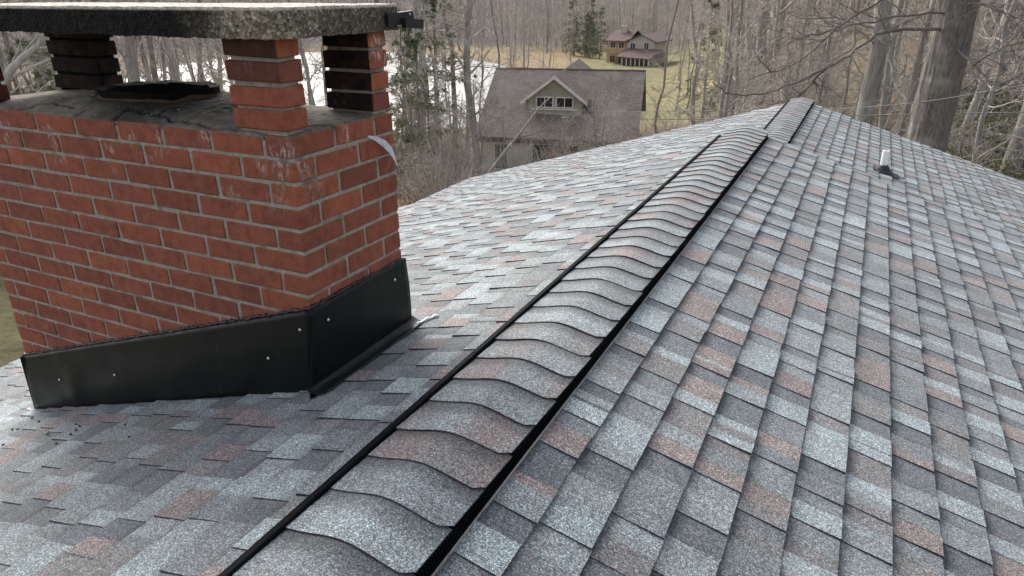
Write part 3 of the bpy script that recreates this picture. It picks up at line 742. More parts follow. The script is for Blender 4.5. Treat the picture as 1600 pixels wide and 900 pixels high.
# vent pipe on the lower roof
VP = Vector((1.648, 6.13, -0))
def zroofF(x): return ZF-TAN*(x-RX)
zb = zroofF(VP.x); vp = empty('vent_pipe', (VP.x, VP.y, zb)); tag(vp, 'white plastic vent pipe in a black rubber boot on the lower roof', 'vent pipe')
def lathe(prof, n=24):
    mb = MB(); ringp = [[(r_*math.cos(2*math.pi*k/n), r_*math.sin(2*math.pi*k/n), z) for k in range(n)] for r_, z in prof]
    for a, b in zip(ringp[:-1], ringp[1:]):
        for k in range(n): j = (k+1) % n; mb.face([a[k], a[j], b[j], b[k]])
    return mb
lathe([(.031, .0), (.031, .205), (.030, .207), (.025, .207), (.025, .02)]).build('pipe', M_pvc, vp, True)
bt = lathe([(.105, -.028), (.100, .010), (.085, .022), (.070, .027), (.066, .040), (.052, .046), (.048, .060), (.036, .066), (.0335, .074), (.0335, .05)]); bo = bt.build('boot', M_rubber, vp, True); bo.rotation_euler = (0, PH*.5, 0)
mb = MB(); mb.hexa([(-.09, -.10, .004), (.15, -.10, .004), (.15, .10, .004), (-.09, .10, .004), (-.09, -.10, .0145), (.15, -.10, .0145), (.15, .10, .0145), (-.09, .10, .0145)])
fo = mb.build('flange', M_rubber, vp); fo.rotation_euler = (0, PH, 0)

# crumbs of tar on the shingles below the chimney
dr = random.Random(21)
for k in range(15):
    x, y = dr.uniform(-1.5, -.42), dr.uniform(-.33, -.06)
    mb = MB(); s = dr.uniform(.0035, .006); a = dr.uniform(0, 3)
    pts = [(s*math.cos(a+q)*dr.uniform(.7, 1.5), s*math.sin(a+q)*dr.uniform(.6, 1), -.002) for q in np.linspace(0, 2*math.pi, 6, endpoint=False)]
    mb.prism(pts, (0, 0, .006)); o = mb.build('tar_crumb', M_tar); o.location = (x, y, -.785+TAN*x+.012); o.rotation_euler = (0, -PH, 0)
    tag(o, 'tiny black tar crumb lying on the shingles below the chimney flashing', 'debris', 'tar crumbs below the chimney')
#SPLIT
# ------------------------------------------------------------------ trees
M_bark = m_bark('bark_grey', (0.17, 0.156, 0.140), (0.42, 0.395, 0.36))
M_bark2 = m_bark('bark_brown', (0.15, 0.127, 0.110), (0.33, 0.29, 0.25))
M_pale = m_bark('bark_pale', (0.26, 0.24, 0.215), (0.47, 0.445, 0.40))
M_oak = m_bark('bark_oak', (0.085, 0.076, 0.068), (0.33, 0.305, 0.275), 3.6, 0.16)
M_limb = m_bark('bark_dark', (0.085, 0.076, 0.068), (0.20, 0.18, 0.16))
M_twig = m_bark('twig_grey', (0.28, 0.25, 0.22), (0.55, 0.505, 0.45), .6, .5)
M_pine = m_leaf('pine_needles', (0.060, 0.098, 0.034), (0.16, 0.205, 0.075))
M_rhod = m_leaf('rhododendron_leaves', (0.085, 0.110, 0.036), (0.20, 0.205, 0.080))

def arr_mesh(name, V, F, mat, smooth=True):
    me = bpy.data.meshes.new(name); V = np.ascontiguousarray(V, np.float32); F = np.ascontiguousarray(F, np.int32)
    me.vertices.add(len(V)); me.vertices.foreach_set('co', V.ravel())
    me.loops.add(F.size); me.loops.foreach_set('vertex_index', F.ravel())
    me.polygons.add(len(F)); me.polygons.foreach_set('loop_start', np.arange(len(F), dtype=np.int32)*4)
    me.polygons.foreach_set('use_smooth', np.full(len(F), smooth)); me.materials.append(mat); me.update(calc_edges=True); me.validate(); return me
def tubes(P, Rd, n):
    """P (B,m,3) centre lines, Rd (B,m) radii -> vertices, quads"""
    B, m, _ = P.shape; T = np.gradient(P, axis=1); T /= np.linalg.norm(T, axis=2, keepdims=True)+1e-9
    ref = np.tile(np.array([.31, .23, .92]), (B, m, 1)); A = np.cross(T, ref); l = np.linalg.norm(A, axis=2, keepdims=True)
    A = np.where(l < .15, np.cross(T, np.tile(np.array([1., .1, 0]), (B, m, 1))), A); A /= np.linalg.norm(A, axis=2, keepdims=True); Bn = np.cross(T, A)
    q = np.arange(n)*2*np.pi/n
    V = P[:, :, None] + (A[:, :, None]*np.cos(q)[:, None] + Bn[:, :, None]*np.sin(q)[:, None])*Rd[:, :, None, None]
    id_ = np.arange(B*m*n).reshape(B, m, n); nx = np.roll(id_, -1, axis=2)
    F = np.stack([id_[:, :-1], nx[:, :-1], nx[:, 1:], id_[:, 1:]], -1).reshape(-1, 4)
    return V.reshape(-1, 3), F
def children(g, P, Rd, k, t0, t1, lfun, ang, m, wig, rise, rscale, rmin):
    B, mm, _ = P.shape; t = g.uniform(t0, t1, (B, k)); f = t*(mm-1); i = np.clip(f.astype(int), 0, mm-2); fr = (f-i)[..., None]
    bi = np.arange(B)[:, None]; base = P[bi, i]*(1-fr)+P[bi, i+1]*fr; tan = P[bi, i+1]-P[bi, i]; tan /= np.linalg.norm(tan, axis=2, keepdims=True)+1e-9
    r0 = (Rd[bi, i]*(1-fr[..., 0])+Rd[bi, i+1]*fr[..., 0])
    rv = g.normal(size=base.shape); side = rv-(rv*tan).sum(2, keepdims=True)*tan; side /= np.linalg.norm(side, axis=2, keepdims=True)+1e-9
    a = np.radians(g.uniform(*ang, (B, k)))[..., None]; d = tan*np.cos(a)+side*np.sin(a)
    Ln = lfun(t, B, k, g); N = B*k; d = d.reshape(N, 3); L = Ln.reshape(N); pts = [base.reshape(N, 3)]; cur = d
    for j in range(1, m):
        cur = cur + g.normal(size=(N, 3))*wig + np.array([0, 0, rise]); cur /= np.linalg.norm(cur, axis=1, keepdims=True); pts.append(pts[-1]+cur*(L/(m-1))[:, None])
    Pn = np.stack(pts, 1); rb = np.maximum(np.minimum(r0.reshape(N)*rscale, L*.022), rmin)
    return Pn, rb[:, None]*np.linspace(1, .3, m)[None]
def cat(parts):
    Vs, Fs, o = [], [], 0
    for V, F in parts: Vs.append(V); Fs.append(F+o); o += len(V)
    return np.concatenate(Vs), np.concatenate(Fs)
def trunk_line(g, H, r, m, lean, wob):
    z = np.linspace(0, 1, m); P = np.zeros((1, m, 3)); P[0, :, 2] = z*H-.3
    P[0, :, 0] = lean*z*H+np.cumsum(g.normal(size=m))*wob; P[0, :, 1] = np.cumsum(g.normal(size=m))*wob; P[0, :, :2] -= P[0, :1, :2]
    Rd = (r*(1-.72*z)+r*.5*np.exp(-z*H/.5))[None]; return P, Rd
def tall_tree(seed, H, r, nb, t0, lean=0, mat=None, matw=None, dens=1.0, bl=.26):
    g = np.random.default_rng(seed); P, Rd = trunk_line(g, H, r, 14, lean, .11*H/14)
    b1 = children(g, P, Rd, nb, t0, .97, lambda t, B, k, g: (bl*H*(1.05-t)+.8)*np.clip(t*2.4, .32, 1)*g.uniform(.45, 1.15, (B, k)), (40, 85), 7, .17, .06, .33, .010)
    b2 = children(g, *b1, int(9*dens), .15, 1, lambda t, B, k, g: np.linalg.norm(b1[0][:, -1]-b1[0][:, 0], axis=1)[:, None]*.42*(1.15-t)*g.uniform(.6, 1.2, (B, k)), (30, 75), 5, .24, .05, .6, .009)
    b3 = children(g, *b2, int(5*dens), .2, 1, lambda t, B, k, g: np.linalg.norm(b2[0][:, -1]-b2[0][:, 0], axis=1)[:, None]*.5*(1.15-t)*g.uniform(.6, 1.2, (B, k)), (25, 70), 3, .22, .03, .6, .006)
    return arr_mesh('trunk', *tubes(P, Rd, 10), mat or M_bark), arr_mesh('crown', *cat([tubes(*b1, 5), tubes(*b2, 3), tubes(*b3, 3)]), matw or M_twig)
def shrub(seed, H, ns, spread, mat=None):
    g = np.random.default_rng(seed); a = g.uniform(0, 2*np.pi, ns); el = np.radians(g.uniform(52, 86, ns)); L = H*g.uniform(.6, 1.1, ns)
    d = np.stack([np.cos(a)*np.cos(el), np.sin(a)*np.cos(el), np.sin(el)], 1); pts = [np.stack([np.cos(a), np.sin(a), 0*a-.3], 1)*g.uniform(.02, spread, ns)[:, None]*np.array([1, 1, 0])+np.array([0, 0, -.2])]
    for j in range(6): d = d+g.normal(size=d.shape)*.16+np.array([0, 0, -.02]); d /= np.linalg.norm(d, axis=1, keepdims=True); pts.append(pts[-1]+d*(L/6)[:, None])
    P = np.stack(pts, 1); Rd = g.uniform(.010, .026, ns)[:, None]*np.linspace(1, .25, 7)[None]
    b2 = children(g, P, Rd, 6, .2, 1, lambda t, B, k, g: H*.38*(1.1-t)*g.uniform(.4, 1.2, (B, k)), (25, 80), 5, .25, .02, .6, .008)
    b3 = children(g, *b2, 3, .2, 1, lambda t, B, k, g: H*.15*g.uniform(.4, 1.2, (B, k)), (25, 75), 3, .25, .02, .6, .0042)
    return arr_mesh('stems', *tubes(P, Rd, 5), mat or M_bark2), arr_mesh('twigs', *cat([tubes(*b2, 3), tubes(*b3, 3)]), mat or M_twig)
def leaf_quads(g, C, D, ln, wd):
    N = len(C); D = D+g.normal(size=D.shape)*.55; D /= np.linalg.norm(D, axis=1, keepdims=True)
    S_ = np.cross(D, g.normal(size=D.shape)); S_ /= np.linalg.norm(S_, axis=1, keepdims=True)+1e-9; L = (ln*g.uniform(.6, 1.3, N))[:, None]; W2 = (wd*g.uniform(.6, 1.3, N))[:, None]
    V = np.stack([C, C+D*L*.5+S_*W2, C+D*L, C+D*L*.5-S_*W2], 1).reshape(-1, 3); return V, np.arange(4*N).reshape(N, 4)
def pine(seed, H, r):
    g = np.random.default_rng(seed); P, Rd = trunk_line(g, H, r, 12, 0, .03)
    b1 = children(g, P, Rd, 70, .10, .98, lambda t, B, k, g: (.30*H*(1.05-t)**.8)*g.uniform(.5, 1.15, (B, k)), (75, 105), 6, .10, -.015, .3, .012)
    b2 = children(g, *b1, 9, .25, 1, lambda t, B, k, g: np.linalg.norm(b1[0][:, -1]-b1[0][:, 0], axis=1)[:, None]*.36*(1.2-t)*g.uniform(.5, 1.2, (B, k)), (35, 65), 4, .12, -.03, .5, .006)
    Q = b2[0]; n = 34; f = g.uniform(.15, 2.99, (len(Q), n)); i = f.astype(int); fr = (f-i)[..., None]; bi = np.arange(len(Q))[:, None]
    Cn = (Q[bi, i]*(1-fr)+Q[bi, i+1]*fr).reshape(-1, 3); Dn = (Q[bi, i+1]-Q[bi, i]).reshape(-1, 3); Dn /= np.linalg.norm(Dn, axis=1, keepdims=True)
    tr = arr_mesh('trunk', *cat([tubes(P, Rd, 8), tubes(*b1, 4), tubes(*b2, 3)]), M_bark2)
    return tr, arr_mesh('crown', *leaf_quads(g, Cn, Dn+np.array([0, 0, -.1]), .17, .016), M_pine, False)
def rhodo(seed, W2, H):
    g = np.random.default_rng(seed); ns = 26; a = g.uniform(0, 2*np.pi, ns); rr_ = W2*np.sqrt(g.uniform(0, 1, ns)); tip = np.stack([np.cos(a)*rr_, np.sin(a)*rr_, H*g.uniform(.45, 1.0, ns)*np.sqrt(np.clip(1-(rr_/W2)**2*.6, 0, 1))], 1)
    t = np.linspace(0, 1, 5)[None, :, None]; P = tip[:, None]*np.concatenate([t**1.3, t**1.3, t], 2)+g.normal(size=(ns, 5, 3))*.04; P[:, :, 2] -= .15*(1-t[..., 0])
    Rd = np.linspace(.028, .008, 5)[None]*np.ones((ns, 1))
    b2 = children(g, P, Rd, 9, .35, 1, lambda t, B, k, g: W2*.36*g.uniform(.5, 1.2, (B, k)), (25, 75), 4, .2, .06, .6, .006)
    Q = b2[0]; n = 13; f = g.uniform(1.2, 2.99, (len(Q), n)); i = f.astype(int); fr = (f-i)[..., None]; bi = np.arange(len(Q))[:, None]
    Cn = (Q[bi, i]*(1-fr)+Q[bi, i+1]*fr).reshape(-1, 3); Dn = g.normal(size=Cn.shape)+np.array([0, 0, -.25])
    return arr_mesh('stems', *cat([tubes(P, Rd, 5), tubes(*b2, 3)]), M_bark2), arr_mesh('crown', *leaf_quads(g, Cn, Dn, .15, .028), M_rhod, False)

KINDS = {}
for i, (H, r, nb, t0) in enumerate(((21, .145, 38, .07), (19, .115, 36, .10), (23, .20, 34, .10), (17, .085, 38, .06), (20, .16, 40, .06))): KINDS['tall', i] = tall_tree(100+i, H, r, nb, t0, mat=(M_bark, M_bark2, M_bark)[i % 3])
for i in range(3): KINDS['under', i] = tall_tree(200+i, (7, 8.5, 6)[i], (.07, .09, .06)[i], 26, .10, (.10, -.12, .05)[i], mat=M_bark, dens=1.5, bl=.42)
for i in range(3): KINDS['pale', i] = tall_tree(300+i, (15, 17, 12)[i], (.13, .16, .10)[i], 24, .10, (.06, -.05, .09)[i], mat=M_pale, matw=M_pale)
for i in range(4): KINDS['shrub', i] = shrub(400+i, (2.8, 3.6, 2.2, 4.4)[i], (24, 30, 20, 26)[i], (.5, .7, .4, .6)[i], (None, M_twig, None, M_pale)[i])
for i in range(2): KINDS['pine', i] = pine(500+i, (14, 11)[i], (.17, .13)[i])
for i in range(3): KINDS['rhodo', i] = rhodo(600+i, (1.6, 2.1, 1.3)[i], (1.9, 2.3, 1.5)[i])
INFO = {'tall': ('bare_tree', 'tree', 'tall grey bare forest tree with a straight trunk and fine twigs', 'tall bare forest trees'),
        'under': ('young_tree', 'tree', 'thin young bare tree branching low among the bigger trees', 'young bare trees in the wood'),
        'pale': ('pale_tree', 'tree', 'bare tree with pale whitish bark and crooked white branches', 'pale-barked bare trees'),
        'shrub': ('bare_shrub', 'shrub', 'leafless thicket shrub of many thin stems rising from the leaf litter', 'leafless shrubs'),
        'pine': ('pine_tree', 'tree', 'evergreen pine with green needles standing among bare trees', 'evergreen pines'),
        'rhodo': ('rhododendron', 'bush', 'low evergreen bush with glossy green leaves on the wooded slope', 'evergreen bushes')}
fol = random.Random(77); PLACED = []
def plant(kind, az_, dist, sc=1.0, var=None, rz=None, label=None, tilt=0):
    x, y = 1.38+dist*math.sin(R(az_)), -1.49+dist*math.cos(R(az_))
    n = sum(1 for k in KINDS if k[0] == kind); ms = KINDS[kind, fol.randrange(n) if var is None else var]
    nm, catg, lb, gp = INFO[kind]
    e = empty(nm, (x, y, ter(x, y)-.05), fol.uniform(0, 6.28) if rz is None else rz); e.scale = (sc, sc, sc*fol.uniform(.95, 1.05))
    e.rotation_euler.x = fol.uniform(-.09, .09)+tilt
    tag(e, label or lb, catg, gp)
    for me in ms:
        o = link(me.name.split('.')[0], me, e)
        if o.name.startswith('twigs'): o['kind'] = 'stuff'
    PLACED.append((x, y)); return e
# trees that can be told apart in the picture
for a_, d_, s_, v_, k_ in ((-0.9, 23, 1.25, 2, 'tall'), (-7.6, 34, 1.25, 2, 'tall'), (-6.5, 40, 1.1, 4, 'tall'), (-11.3, 46, 1.0, 0, 'tall'), (-9.9, 40, 1.05, 2, 'tall'), (-9.2, 42, 1.1, 0, 'pale'), (-5.3, 30, .8, 3, 'tall'), (-4.0, 36, .9, 1, 'tall'),
        (-2.6, 27, .8, 0, 'pale'), (1.6, 25, .9, 0, 'pale'), (2.6, 22, .8, 1, 'tall'), (3.0, 30, 1.0, 4, 'tall'), (9.4, 26, 1.05, 2, 'tall'), (6.6, 31, 1.0, 1, 'pale'), (7.2, 24, .9, 3, 'tall'), (11.0, 33, 1.1, 0, 'tall'),
        (-28.7, 34, .95, 2, 'tall'), (-29.5, 36, .95, 0, 'tall'), (-30.2, 38, .95, 4, 'tall'), (-26.4, 62, .9, 1, 'tall'), (-22.9, 66, 1.0, 3, 'tall'), (-24.6, 72, .9, 0, 'tall'), (-14.2, 60, 1.0, 1, 'tall'), (-34.9, 26, .8, 0, 'tall'), (-33.2, 33, 1.0, 2, 'tall'), (-31.4, 30, .8, 3, 'tall'),
        (-41.3, 31, .8, 1, 'tall'), (-52.5, 24, 1.0, 2, 'tall'), (-49.6, 27, .9, 0, 'tall'), (-48.2, 33, .9, 1, 'tall'), (-47.2, 30, .8, 3, 'tall'), (-45.3, 36, 1.0, 4, 'tall'), (-54.6, 30, 1.0, 0, 'tall'), (-58.4, 28, 1.1, 2, 'tall'), (-60.2, 24, .9, 1, 'tall'), (-50.9, 38, 1.0, 4, 'tall')):
    plant(k_, a_, d_, s_, v_, label=None if k_ == 'pale' else 'tall grey trunk standing close behind the far end of the roof' if a_ > -12 else 'tall grey trunk rising beyond the neighbouring roof' if a_ > -27.5 else 'tall grey trunk beside the left end of the neighbouring house' if a_ > -36 else 'tall grey trunk seen under the concrete chimney slab')
# evergreens
for a_, d_, s_ in ((-34.0, 30, .7), (-31.8, 34, .75), (-33.2, 24, .45), (-59.6, 22, .55), (-57.6, 27, .6), (-11.0, 70, 1.0), (-8.4, 85, 1.1)): plant('pine', a_, d_, s_)
for k in range(7): plant('pine', fol.uniform(-21.5, -17.8), fol.uniform(176, 190), fol.uniform(.85, 1.15), label='dark pine behind the chimney end of the far house')
for a_, d_, s_ in ((6.4, 27, .8), (7.6, 31, .9), (8.6, 24, .6), (9.3, 29, .8), (5.6, 33, .9), (8.0, 37, 1.1), (6.8, 42, 1.2), (9.8, 36, 1.0), (12, 30, 1.0), (.2, 33, .8), (-58.5, 19, 1.1), (-57.0, 21, 1.2), (-60.5, 20, 1.2), (13.5, 22, 1.1)): plant('rhodo', a_, d_, s_)
# thicket between the houses
for k in range(13): plant('shrub', fol.uniform(-34.3, -28.4), fol.uniform(19.5, 28), fol.uniform(.6, 1.0), label='leafless shrub in the thicket between the chimney and the neighbouring house')
for k in range(14): plant('under', fol.uniform(-35.4, -27.6), fol.uniform(22, 36), fol.uniform(.55, .8), label='young bare tree in the thicket beside the neighbouring house')
for k in range(5): plant('shrub', fol.uniform(-26.5, -19.5), fol.uniform(24, 33), fol.uniform(.6, .9), label='leafless shrub in front of the neighbouring house')
for k in range(6): plant('under', fol.uniform(-26.5, -17), fol.uniform(26, 33), fol.uniform(.5, .65), label='young bare tree in front of the neighbouring house')
for k in range(8): plant('shrub', fol.uniform(-17.5, -13), fol.uniform(40, 60), fol.uniform(.8, 1.2), label='leafless shrub at the gable end of the neighbouring house')
# the wood behind the ridge and to the right
for k in range(56):
    a_, d_ = fol.uniform(-9.5, 19), fol.uniform(36, 110); plant('tall', a_, d_, fol.uniform(.7, 1.05), label='tall bare tree in the dense wood behind the far end of the roof ridge')
for k in range(9): plant('pale', fol.uniform(-10, 17), fol.uniform(30, 75), fol.uniform(.7, 1.0), label='whitish bare tree deep in the wood behind the oak')
for k in range(48): plant('under', fol.uniform(-10.5, 16), fol.uniform(19, 60), fol.uniform(.7, 1.2), label='thin young bare tree in the wood behind the vent pipe roof')
for k in range(34): plant('shrub', fol.uniform(-11, 15), fol.uniform(19, 50), fol.uniform(.7, 1.1), label='leafless shrub on the wood floor around the oak')
# the wood behind the chimney
for k in range(26): plant('tall', fol.uniform(-66, -43), fol.uniform(26, 62), fol.uniform(.65, 1.0), label='tall bare tree in the wood seen through the chimney pillars')
for k in range(22): plant('under', fol.uniform(-64, -38), fol.uniform(18, 44), fol.uniform(.7, 1.1), label='young bare tree seen between the chimney pillars')
for k in range(22): plant('shrub', fol.uniform(-64, -38), fol.uniform(18, 36), fol.uniform(.7, 1.1), label='leafless shrub growing behind the chimney')
for k in range(5): plant('tall', fol.uniform(-40, -32), fol.uniform(38, 64), fol.uniform(.7, 1.0), label='bare tree on the near bank of the pond')
# beyond the far shore and the far lawn
for k in range(34): plant('tall', fol.uniform(-30, -9), fol.uniform(178, 235), fol.uniform(.8, 1.1), label='bare tree at the foot of the hill behind the far house')
for k in range(7): plant('tall', fol.uniform(-13.2, -9.5), fol.uniform(80, 150), fol.uniform(.75, 1.0), label='bare tree beside the lawn of the far house')
for k in range(12): plant('tall', fol.uniform(-31, -21), fol.uniform(90, 150), fol.uniform(.6, .8), label='slender bare tree on the shore of the pond')

# far-off wood as one mass
def far_wood():
    g = np.random.default_rng(9); N = 2900; a = np.radians(g.uniform(-78, 44, N)); u = g.uniform(0, 1, N); ad = np.degrees(a)
    near = np.where(ad > -8, 95.0, np.where(ad > -26, 205, 238)); d = near + (520-near)*u**2.0
    x, y = d*np.sin(a), d*np.cos(a); keep = pond_r(x, y) > 1.3; x, y = x[keep], y[keep]; N = len(x); z = terrain(x, y)
    H = g.uniform(11, 20, N); m = 5; t = np.linspace(0, 1, m)
    P = np.stack([x[:, None]+t*g.normal(0, .6, N)[:, None], y[:, None]+t*g.normal(0, .6, N)[:, None], z[:, None]-.3+t*H[:, None]], -1); Rd = g.uniform(.06, .17, N)[:, None]*np.linspace(1, .3, m)
    b = children(g, P, Rd, 19, .08, .98, lambda t, B, k, g: 4.4*(1.1-t)*g.uniform(.5, 1.2, (B, k))+.5, (30, 75), 3, .15, .08, .5, .030)
    b2 = children(g, *b, 2, .3, 1, lambda t, B, k, g: 1.3*g.uniform(.5, 1.2, (B, k)), (30, 60), 2, .1, .05, .7, .022)
    return arr_mesh('far_wood', *cat([tubes(P, Rd, 4), tubes(*b, 3), tubes(*b2, 3)]), M_far)
t = NT('far_wood_bark'); k_ = t.ramp(t.noise(.05, 4, .7), [(.3, (.28, .255, .23)), (.5, (.40, .375, .34)), (.7, (.41, .36, .32))]); k_ = t.mix(1.0, k_, t.ramp(t.noise(.6, 2), [(.3, .7), (.7, 1.3)]), 'MULTIPLY'); M_far = t.done(k_, .95, .1)
tag(link('far_wood', far_wood()), 'grey leafless wood covering the far hillside', 'wood', kind='stuff')

# the big oak just behind the roof
oak = empty('oak_tree', (2.37, 12.48, ter(2.37, 12.48))); oz = ter(2.37, 12.48); tag(oak, 'very thick furrowed oak trunk with dark drooping limbs right behind the roof', 'tree')
g = np.random.default_rng(55); m_, n_ = 120, 96; zz = np.linspace(-.4, 13, m_); q = np.linspace(0, 2*np.pi, n_, endpoint=False)
rad_ = .315-.006*zz+.22*np.exp(-(zz+.4)/.5)
VV = np.zeros((m_, n_, 3))
for i in range(m_):
    for j in range(n_):
        cq, sq = math.cos(q[j]), math.sin(q[j]); nzv_ = mnoise.noise(Vector((cq*7, sq*7, zz[i]*.9)))*.014 + abs(mnoise.noise(Vector((cq*13, sq*13, zz[i]*1.1+9))))*.036 + mnoise.noise(Vector((cq*1.5, sq*1.5, zz[i]*.4)))*.02
        r_ = rad_[i]+nzv_; VV[i, j] = (cq*r_+.05*math.sin(zz[i]*.5)+.012*zz[i], sq*r_, zz[i])
ii = np.arange(m_*n_).reshape(m_, n_); nx = np.roll(ii, -1, 1)
link('trunk', arr_mesh('trunk', VV.reshape(-1, 3), np.stack([ii[:-1], nx[:-1], nx[1:], ii[1:]], -1).reshape(-1, 4), M_oak), oak)
LIMBS = [([[2.42, 12.45, -0.22], [1.65, 11.71, -0.23], [1.41, 11.41, -0.27], [1.13, 11.01, -0.51], [0.78, 10.7, -0.75], [0.37, 10.47, -0.95], [-0.08, 10.22, -1.14], [-0.52, 9.96, -1.09], [-0.72, 9.82, -0.93]], .029),
  ([[2.42, 12.45, 1.2], [1.54, 11.71, 0.39], [1.32, 11.31, 0.16], [1.01, 10.91, -0.03], [0.71, 10.69, -0.32], [0.34, 10.47, -0.72], [-0.12, 10.22, -0.84]], .020),
  ([[2.42, 12.45, 0.02], [1.61, 11.51, -0.02], [1.02, 11.11, -0.15], [0.69, 10.79, -0.23], [0.2, 10.45, -0.33]], .020),
  ([[2.42, 12.45, -0.40], [2.78, 11.84, -0.68], [3.02, 11.61, -0.93], [3.26, 11.38, -1.03], [3.51, 11.13, -1.08]], .022),
  ([[2.80, 11.83, -0.72], [2.92, 11.42, -0.53], [3.06, 11.2, -0.4], [3.3, 10.97, -0.27], [3.7, 10.8, -.2]], .018),
  ([[2.42, 12.45, 0.17], [2.85, 11.83, 0.15], [3.01, 11.61, 0.04], [3.33, 11.37, -0.12]], .020),
  ([[0.78, 10.7, -0.75], [0.54, 10.88, -1.09], [0.23, 11.06, -1.37]], .018)]
for pts, r0 in LIMBS:
    P0 = np.array(pts)-np.array([2.37, 12.48, oz]); s = np.linspace(0, len(P0)-1, 4*len(P0)); P = np.stack([np.interp(s, np.arange(len(P0)), P0[:, c]) for c in range(3)], 1)
    for _ in range(2): P[1:-1] = (P[:-2]+2*P[1:-1]+P[2:])/4
    P[1:] += g.normal(size=P[1:].shape)*.010; P = P[None]; Rd = (r0*np.linspace(1, .28, P.shape[1]))[None]
    b = children(g, P, Rd, 16, .15, 1, lambda t, B, k, g: .75*g.uniform(.4, 1.2, (B, k)), (25, 70), 6, .22, .01, .5, .006)
    b2 = children(g, *b, 4, .2, 1, lambda t, B, k, g: .28*g.uniform(.5, 1.2, (B, k)), (25, 60), 4, .2, .02, .6, .0035)
    link('limb', arr_mesh('limb', *cat([tubes(P, Rd, 8), tubes(*b, 4), tubes(*b2, 3)]), M_limb), oak)

def stick_tree(name, label, chains, mat, twig=.5, seed=1, nt_=10):
    b = np.array(chains[0][0][0]); e = empty(name, tuple(b)); tag(e, label, 'tree'); g = np.random.default_rng(seed)
    for k, (pts, r0, r1) in enumerate(chains):
        P0 = np.array(pts)-b; s = np.linspace(0, len(P0)-1, 4*len(P0)); P = np.stack([np.interp(s, np.arange(len(P0)), P0[:, c]) for c in range(3)], 1)
        for _ in range(2): P[1:-1] = (P[:-2]+2*P[1:-1]+P[2:])/4
        P = P[None]; Rd = np.linspace(r0, r1, P.shape[1])[None]
        c1 = children(g, P, Rd, nt_, .25, 1, lambda t, B, k, g: twig*g.uniform(.4, 1.2, (B, k)), (25, 70), 5, .2, .03, .5, .006); c2 = children(g, *c1, 4, .2, 1, lambda t, B, k, g: twig*.4*g.uniform(.5, 1.2, (B, k)), (25, 60), 3, .2, .02, .6, .004)
        link('trunk' if k == 0 else 'branch', arr_mesh('trunk' if k == 0 else 'branch', *cat([tubes(P, Rd, 7), tubes(*c1, 4), tubes(*c2, 3)]), mat), e)
z0 = ter(-8.0, 15.2)
stick_tree('leaning_sapling', 'pale leaning forked sapling in front of the neighbouring brown roof', [([[-8.0, 15.2, z0-.1], [-7.48, 15.32, -4.25], [-7.01, 15.56, -3.57], [-6.65, 15.51, -3.19], [-6.23, 15.48, -2.66], [-5.97, 15.49, -2.33], [-5.68, 15.5, -2.08]], .050, .012), ([[-6.65, 15.51, -3.19], [-6.23, 15.48, -3.07], [-5.92, 15.51, -2.94], [-5.7, 15.49, -2.81]], .028, .012)], M_pale, .5, 3)
z0 = ter(-13.9, 6.0)
stick_tree('broken_tree', 'crooked pale tree leaning sideways behind the chimney pillars', [([[-13.9, 6.0, z0-.1], [-13.7, 6.3, -3], [-13.38, 6.94, -1.19], [-13.2, 7.26, -0.83], [-13.0, 7.57, -0.56], [-12.89, 7.75, -0.33], [-12.6, 8.2, .3]], .09, .03), ([[-13.62, 6.5, -2.4], [-13.78, 7.25, -1.09], [-13.66, 7.46, -0.9], [-13.5, 7.71, -0.67], [-13.28, 8.06, -0.62]], .05, .02), ([[-13.38, 6.94, -1.19], [-13.3, 7.6, -.95], [-13.1, 8.1, -.75], [-12.9, 8.6, -.7]], .035, .015)], M_pale, .7, 4)

# ------------------------------------------------------------------ the neighbouring house
def m_farshingle():
    t = NT('brown_shingles'); co = t.n('TexCoord', 'Object'); sp = t.t.nodes.new('ShaderNodeSeparateXYZ'); t.set(sp.inputs[0], co)
    row = t.math('MULTIPLY', sp.outputs[2], 14.0); fr_ = t.math('FRACT', row)
    k = t.ramp(t.noise(1.2, 5, .65, co), [(.3, (.165, .136, .118)), (.7, (.27, .228, .198))])
    k = t.mix(1.0, k, t.ramp(t.noise(1.0, 2, .5, t.n('Mapping', 0, Vector=co, Scale=(5, 5, 14))), [(.3, .75), (.7, 1.25)]), 'MULTIPLY')
    k = t.mix(t.math('MULTIPLY', t.maprange(t.noise(.5, 3, .6, co), .5, .7), .5), k, (.30, .265, .245))
    k = t.mix(t.maprange(fr_, .80, .98), k, (.06, .052, .05)); t.bump(fr_, .8, .03); return t.done(k, .9, .25)
def m_lap(name, c, p=6.0):
    t = NT(name); co = t.n('TexCoord', 'Object'); sp = t.t.nodes.new('ShaderNodeSeparateXYZ'); t.set(sp.inputs[0], co)
    fr_ = t.math('FRACT', t.math('MULTIPLY', sp.outputs[2], p)); k = t.mix(1.0, c, t.ramp(t.noise(2.5, 4, .6), [(.3, .85), (.7, 1.12)]), 'MULTIPLY')
    t.bump(fr_, 1.0, .02); return t.done(k, .7, .3)
M_nsh = m_farshingle(); M_lap = m_lap('grey_green_lap', (.52, .53, .48)); M_lap2 = m_lap('olive_lap', (.37, .37, .30))
M_glass = m_simple('window_glass', (.02, .023, .026), .12, .6); M_trim = m_simple('white_trim', (.66, .65, .62), .6, .4, nscale=5, amt=.15); M_darkin = m_simple('dark_interior', (.03, .027, .024), .9, .2, nscale=3, amt=.4)
M_red = m_simple('red_cloth', (.42, .02, .025), .7, .3)
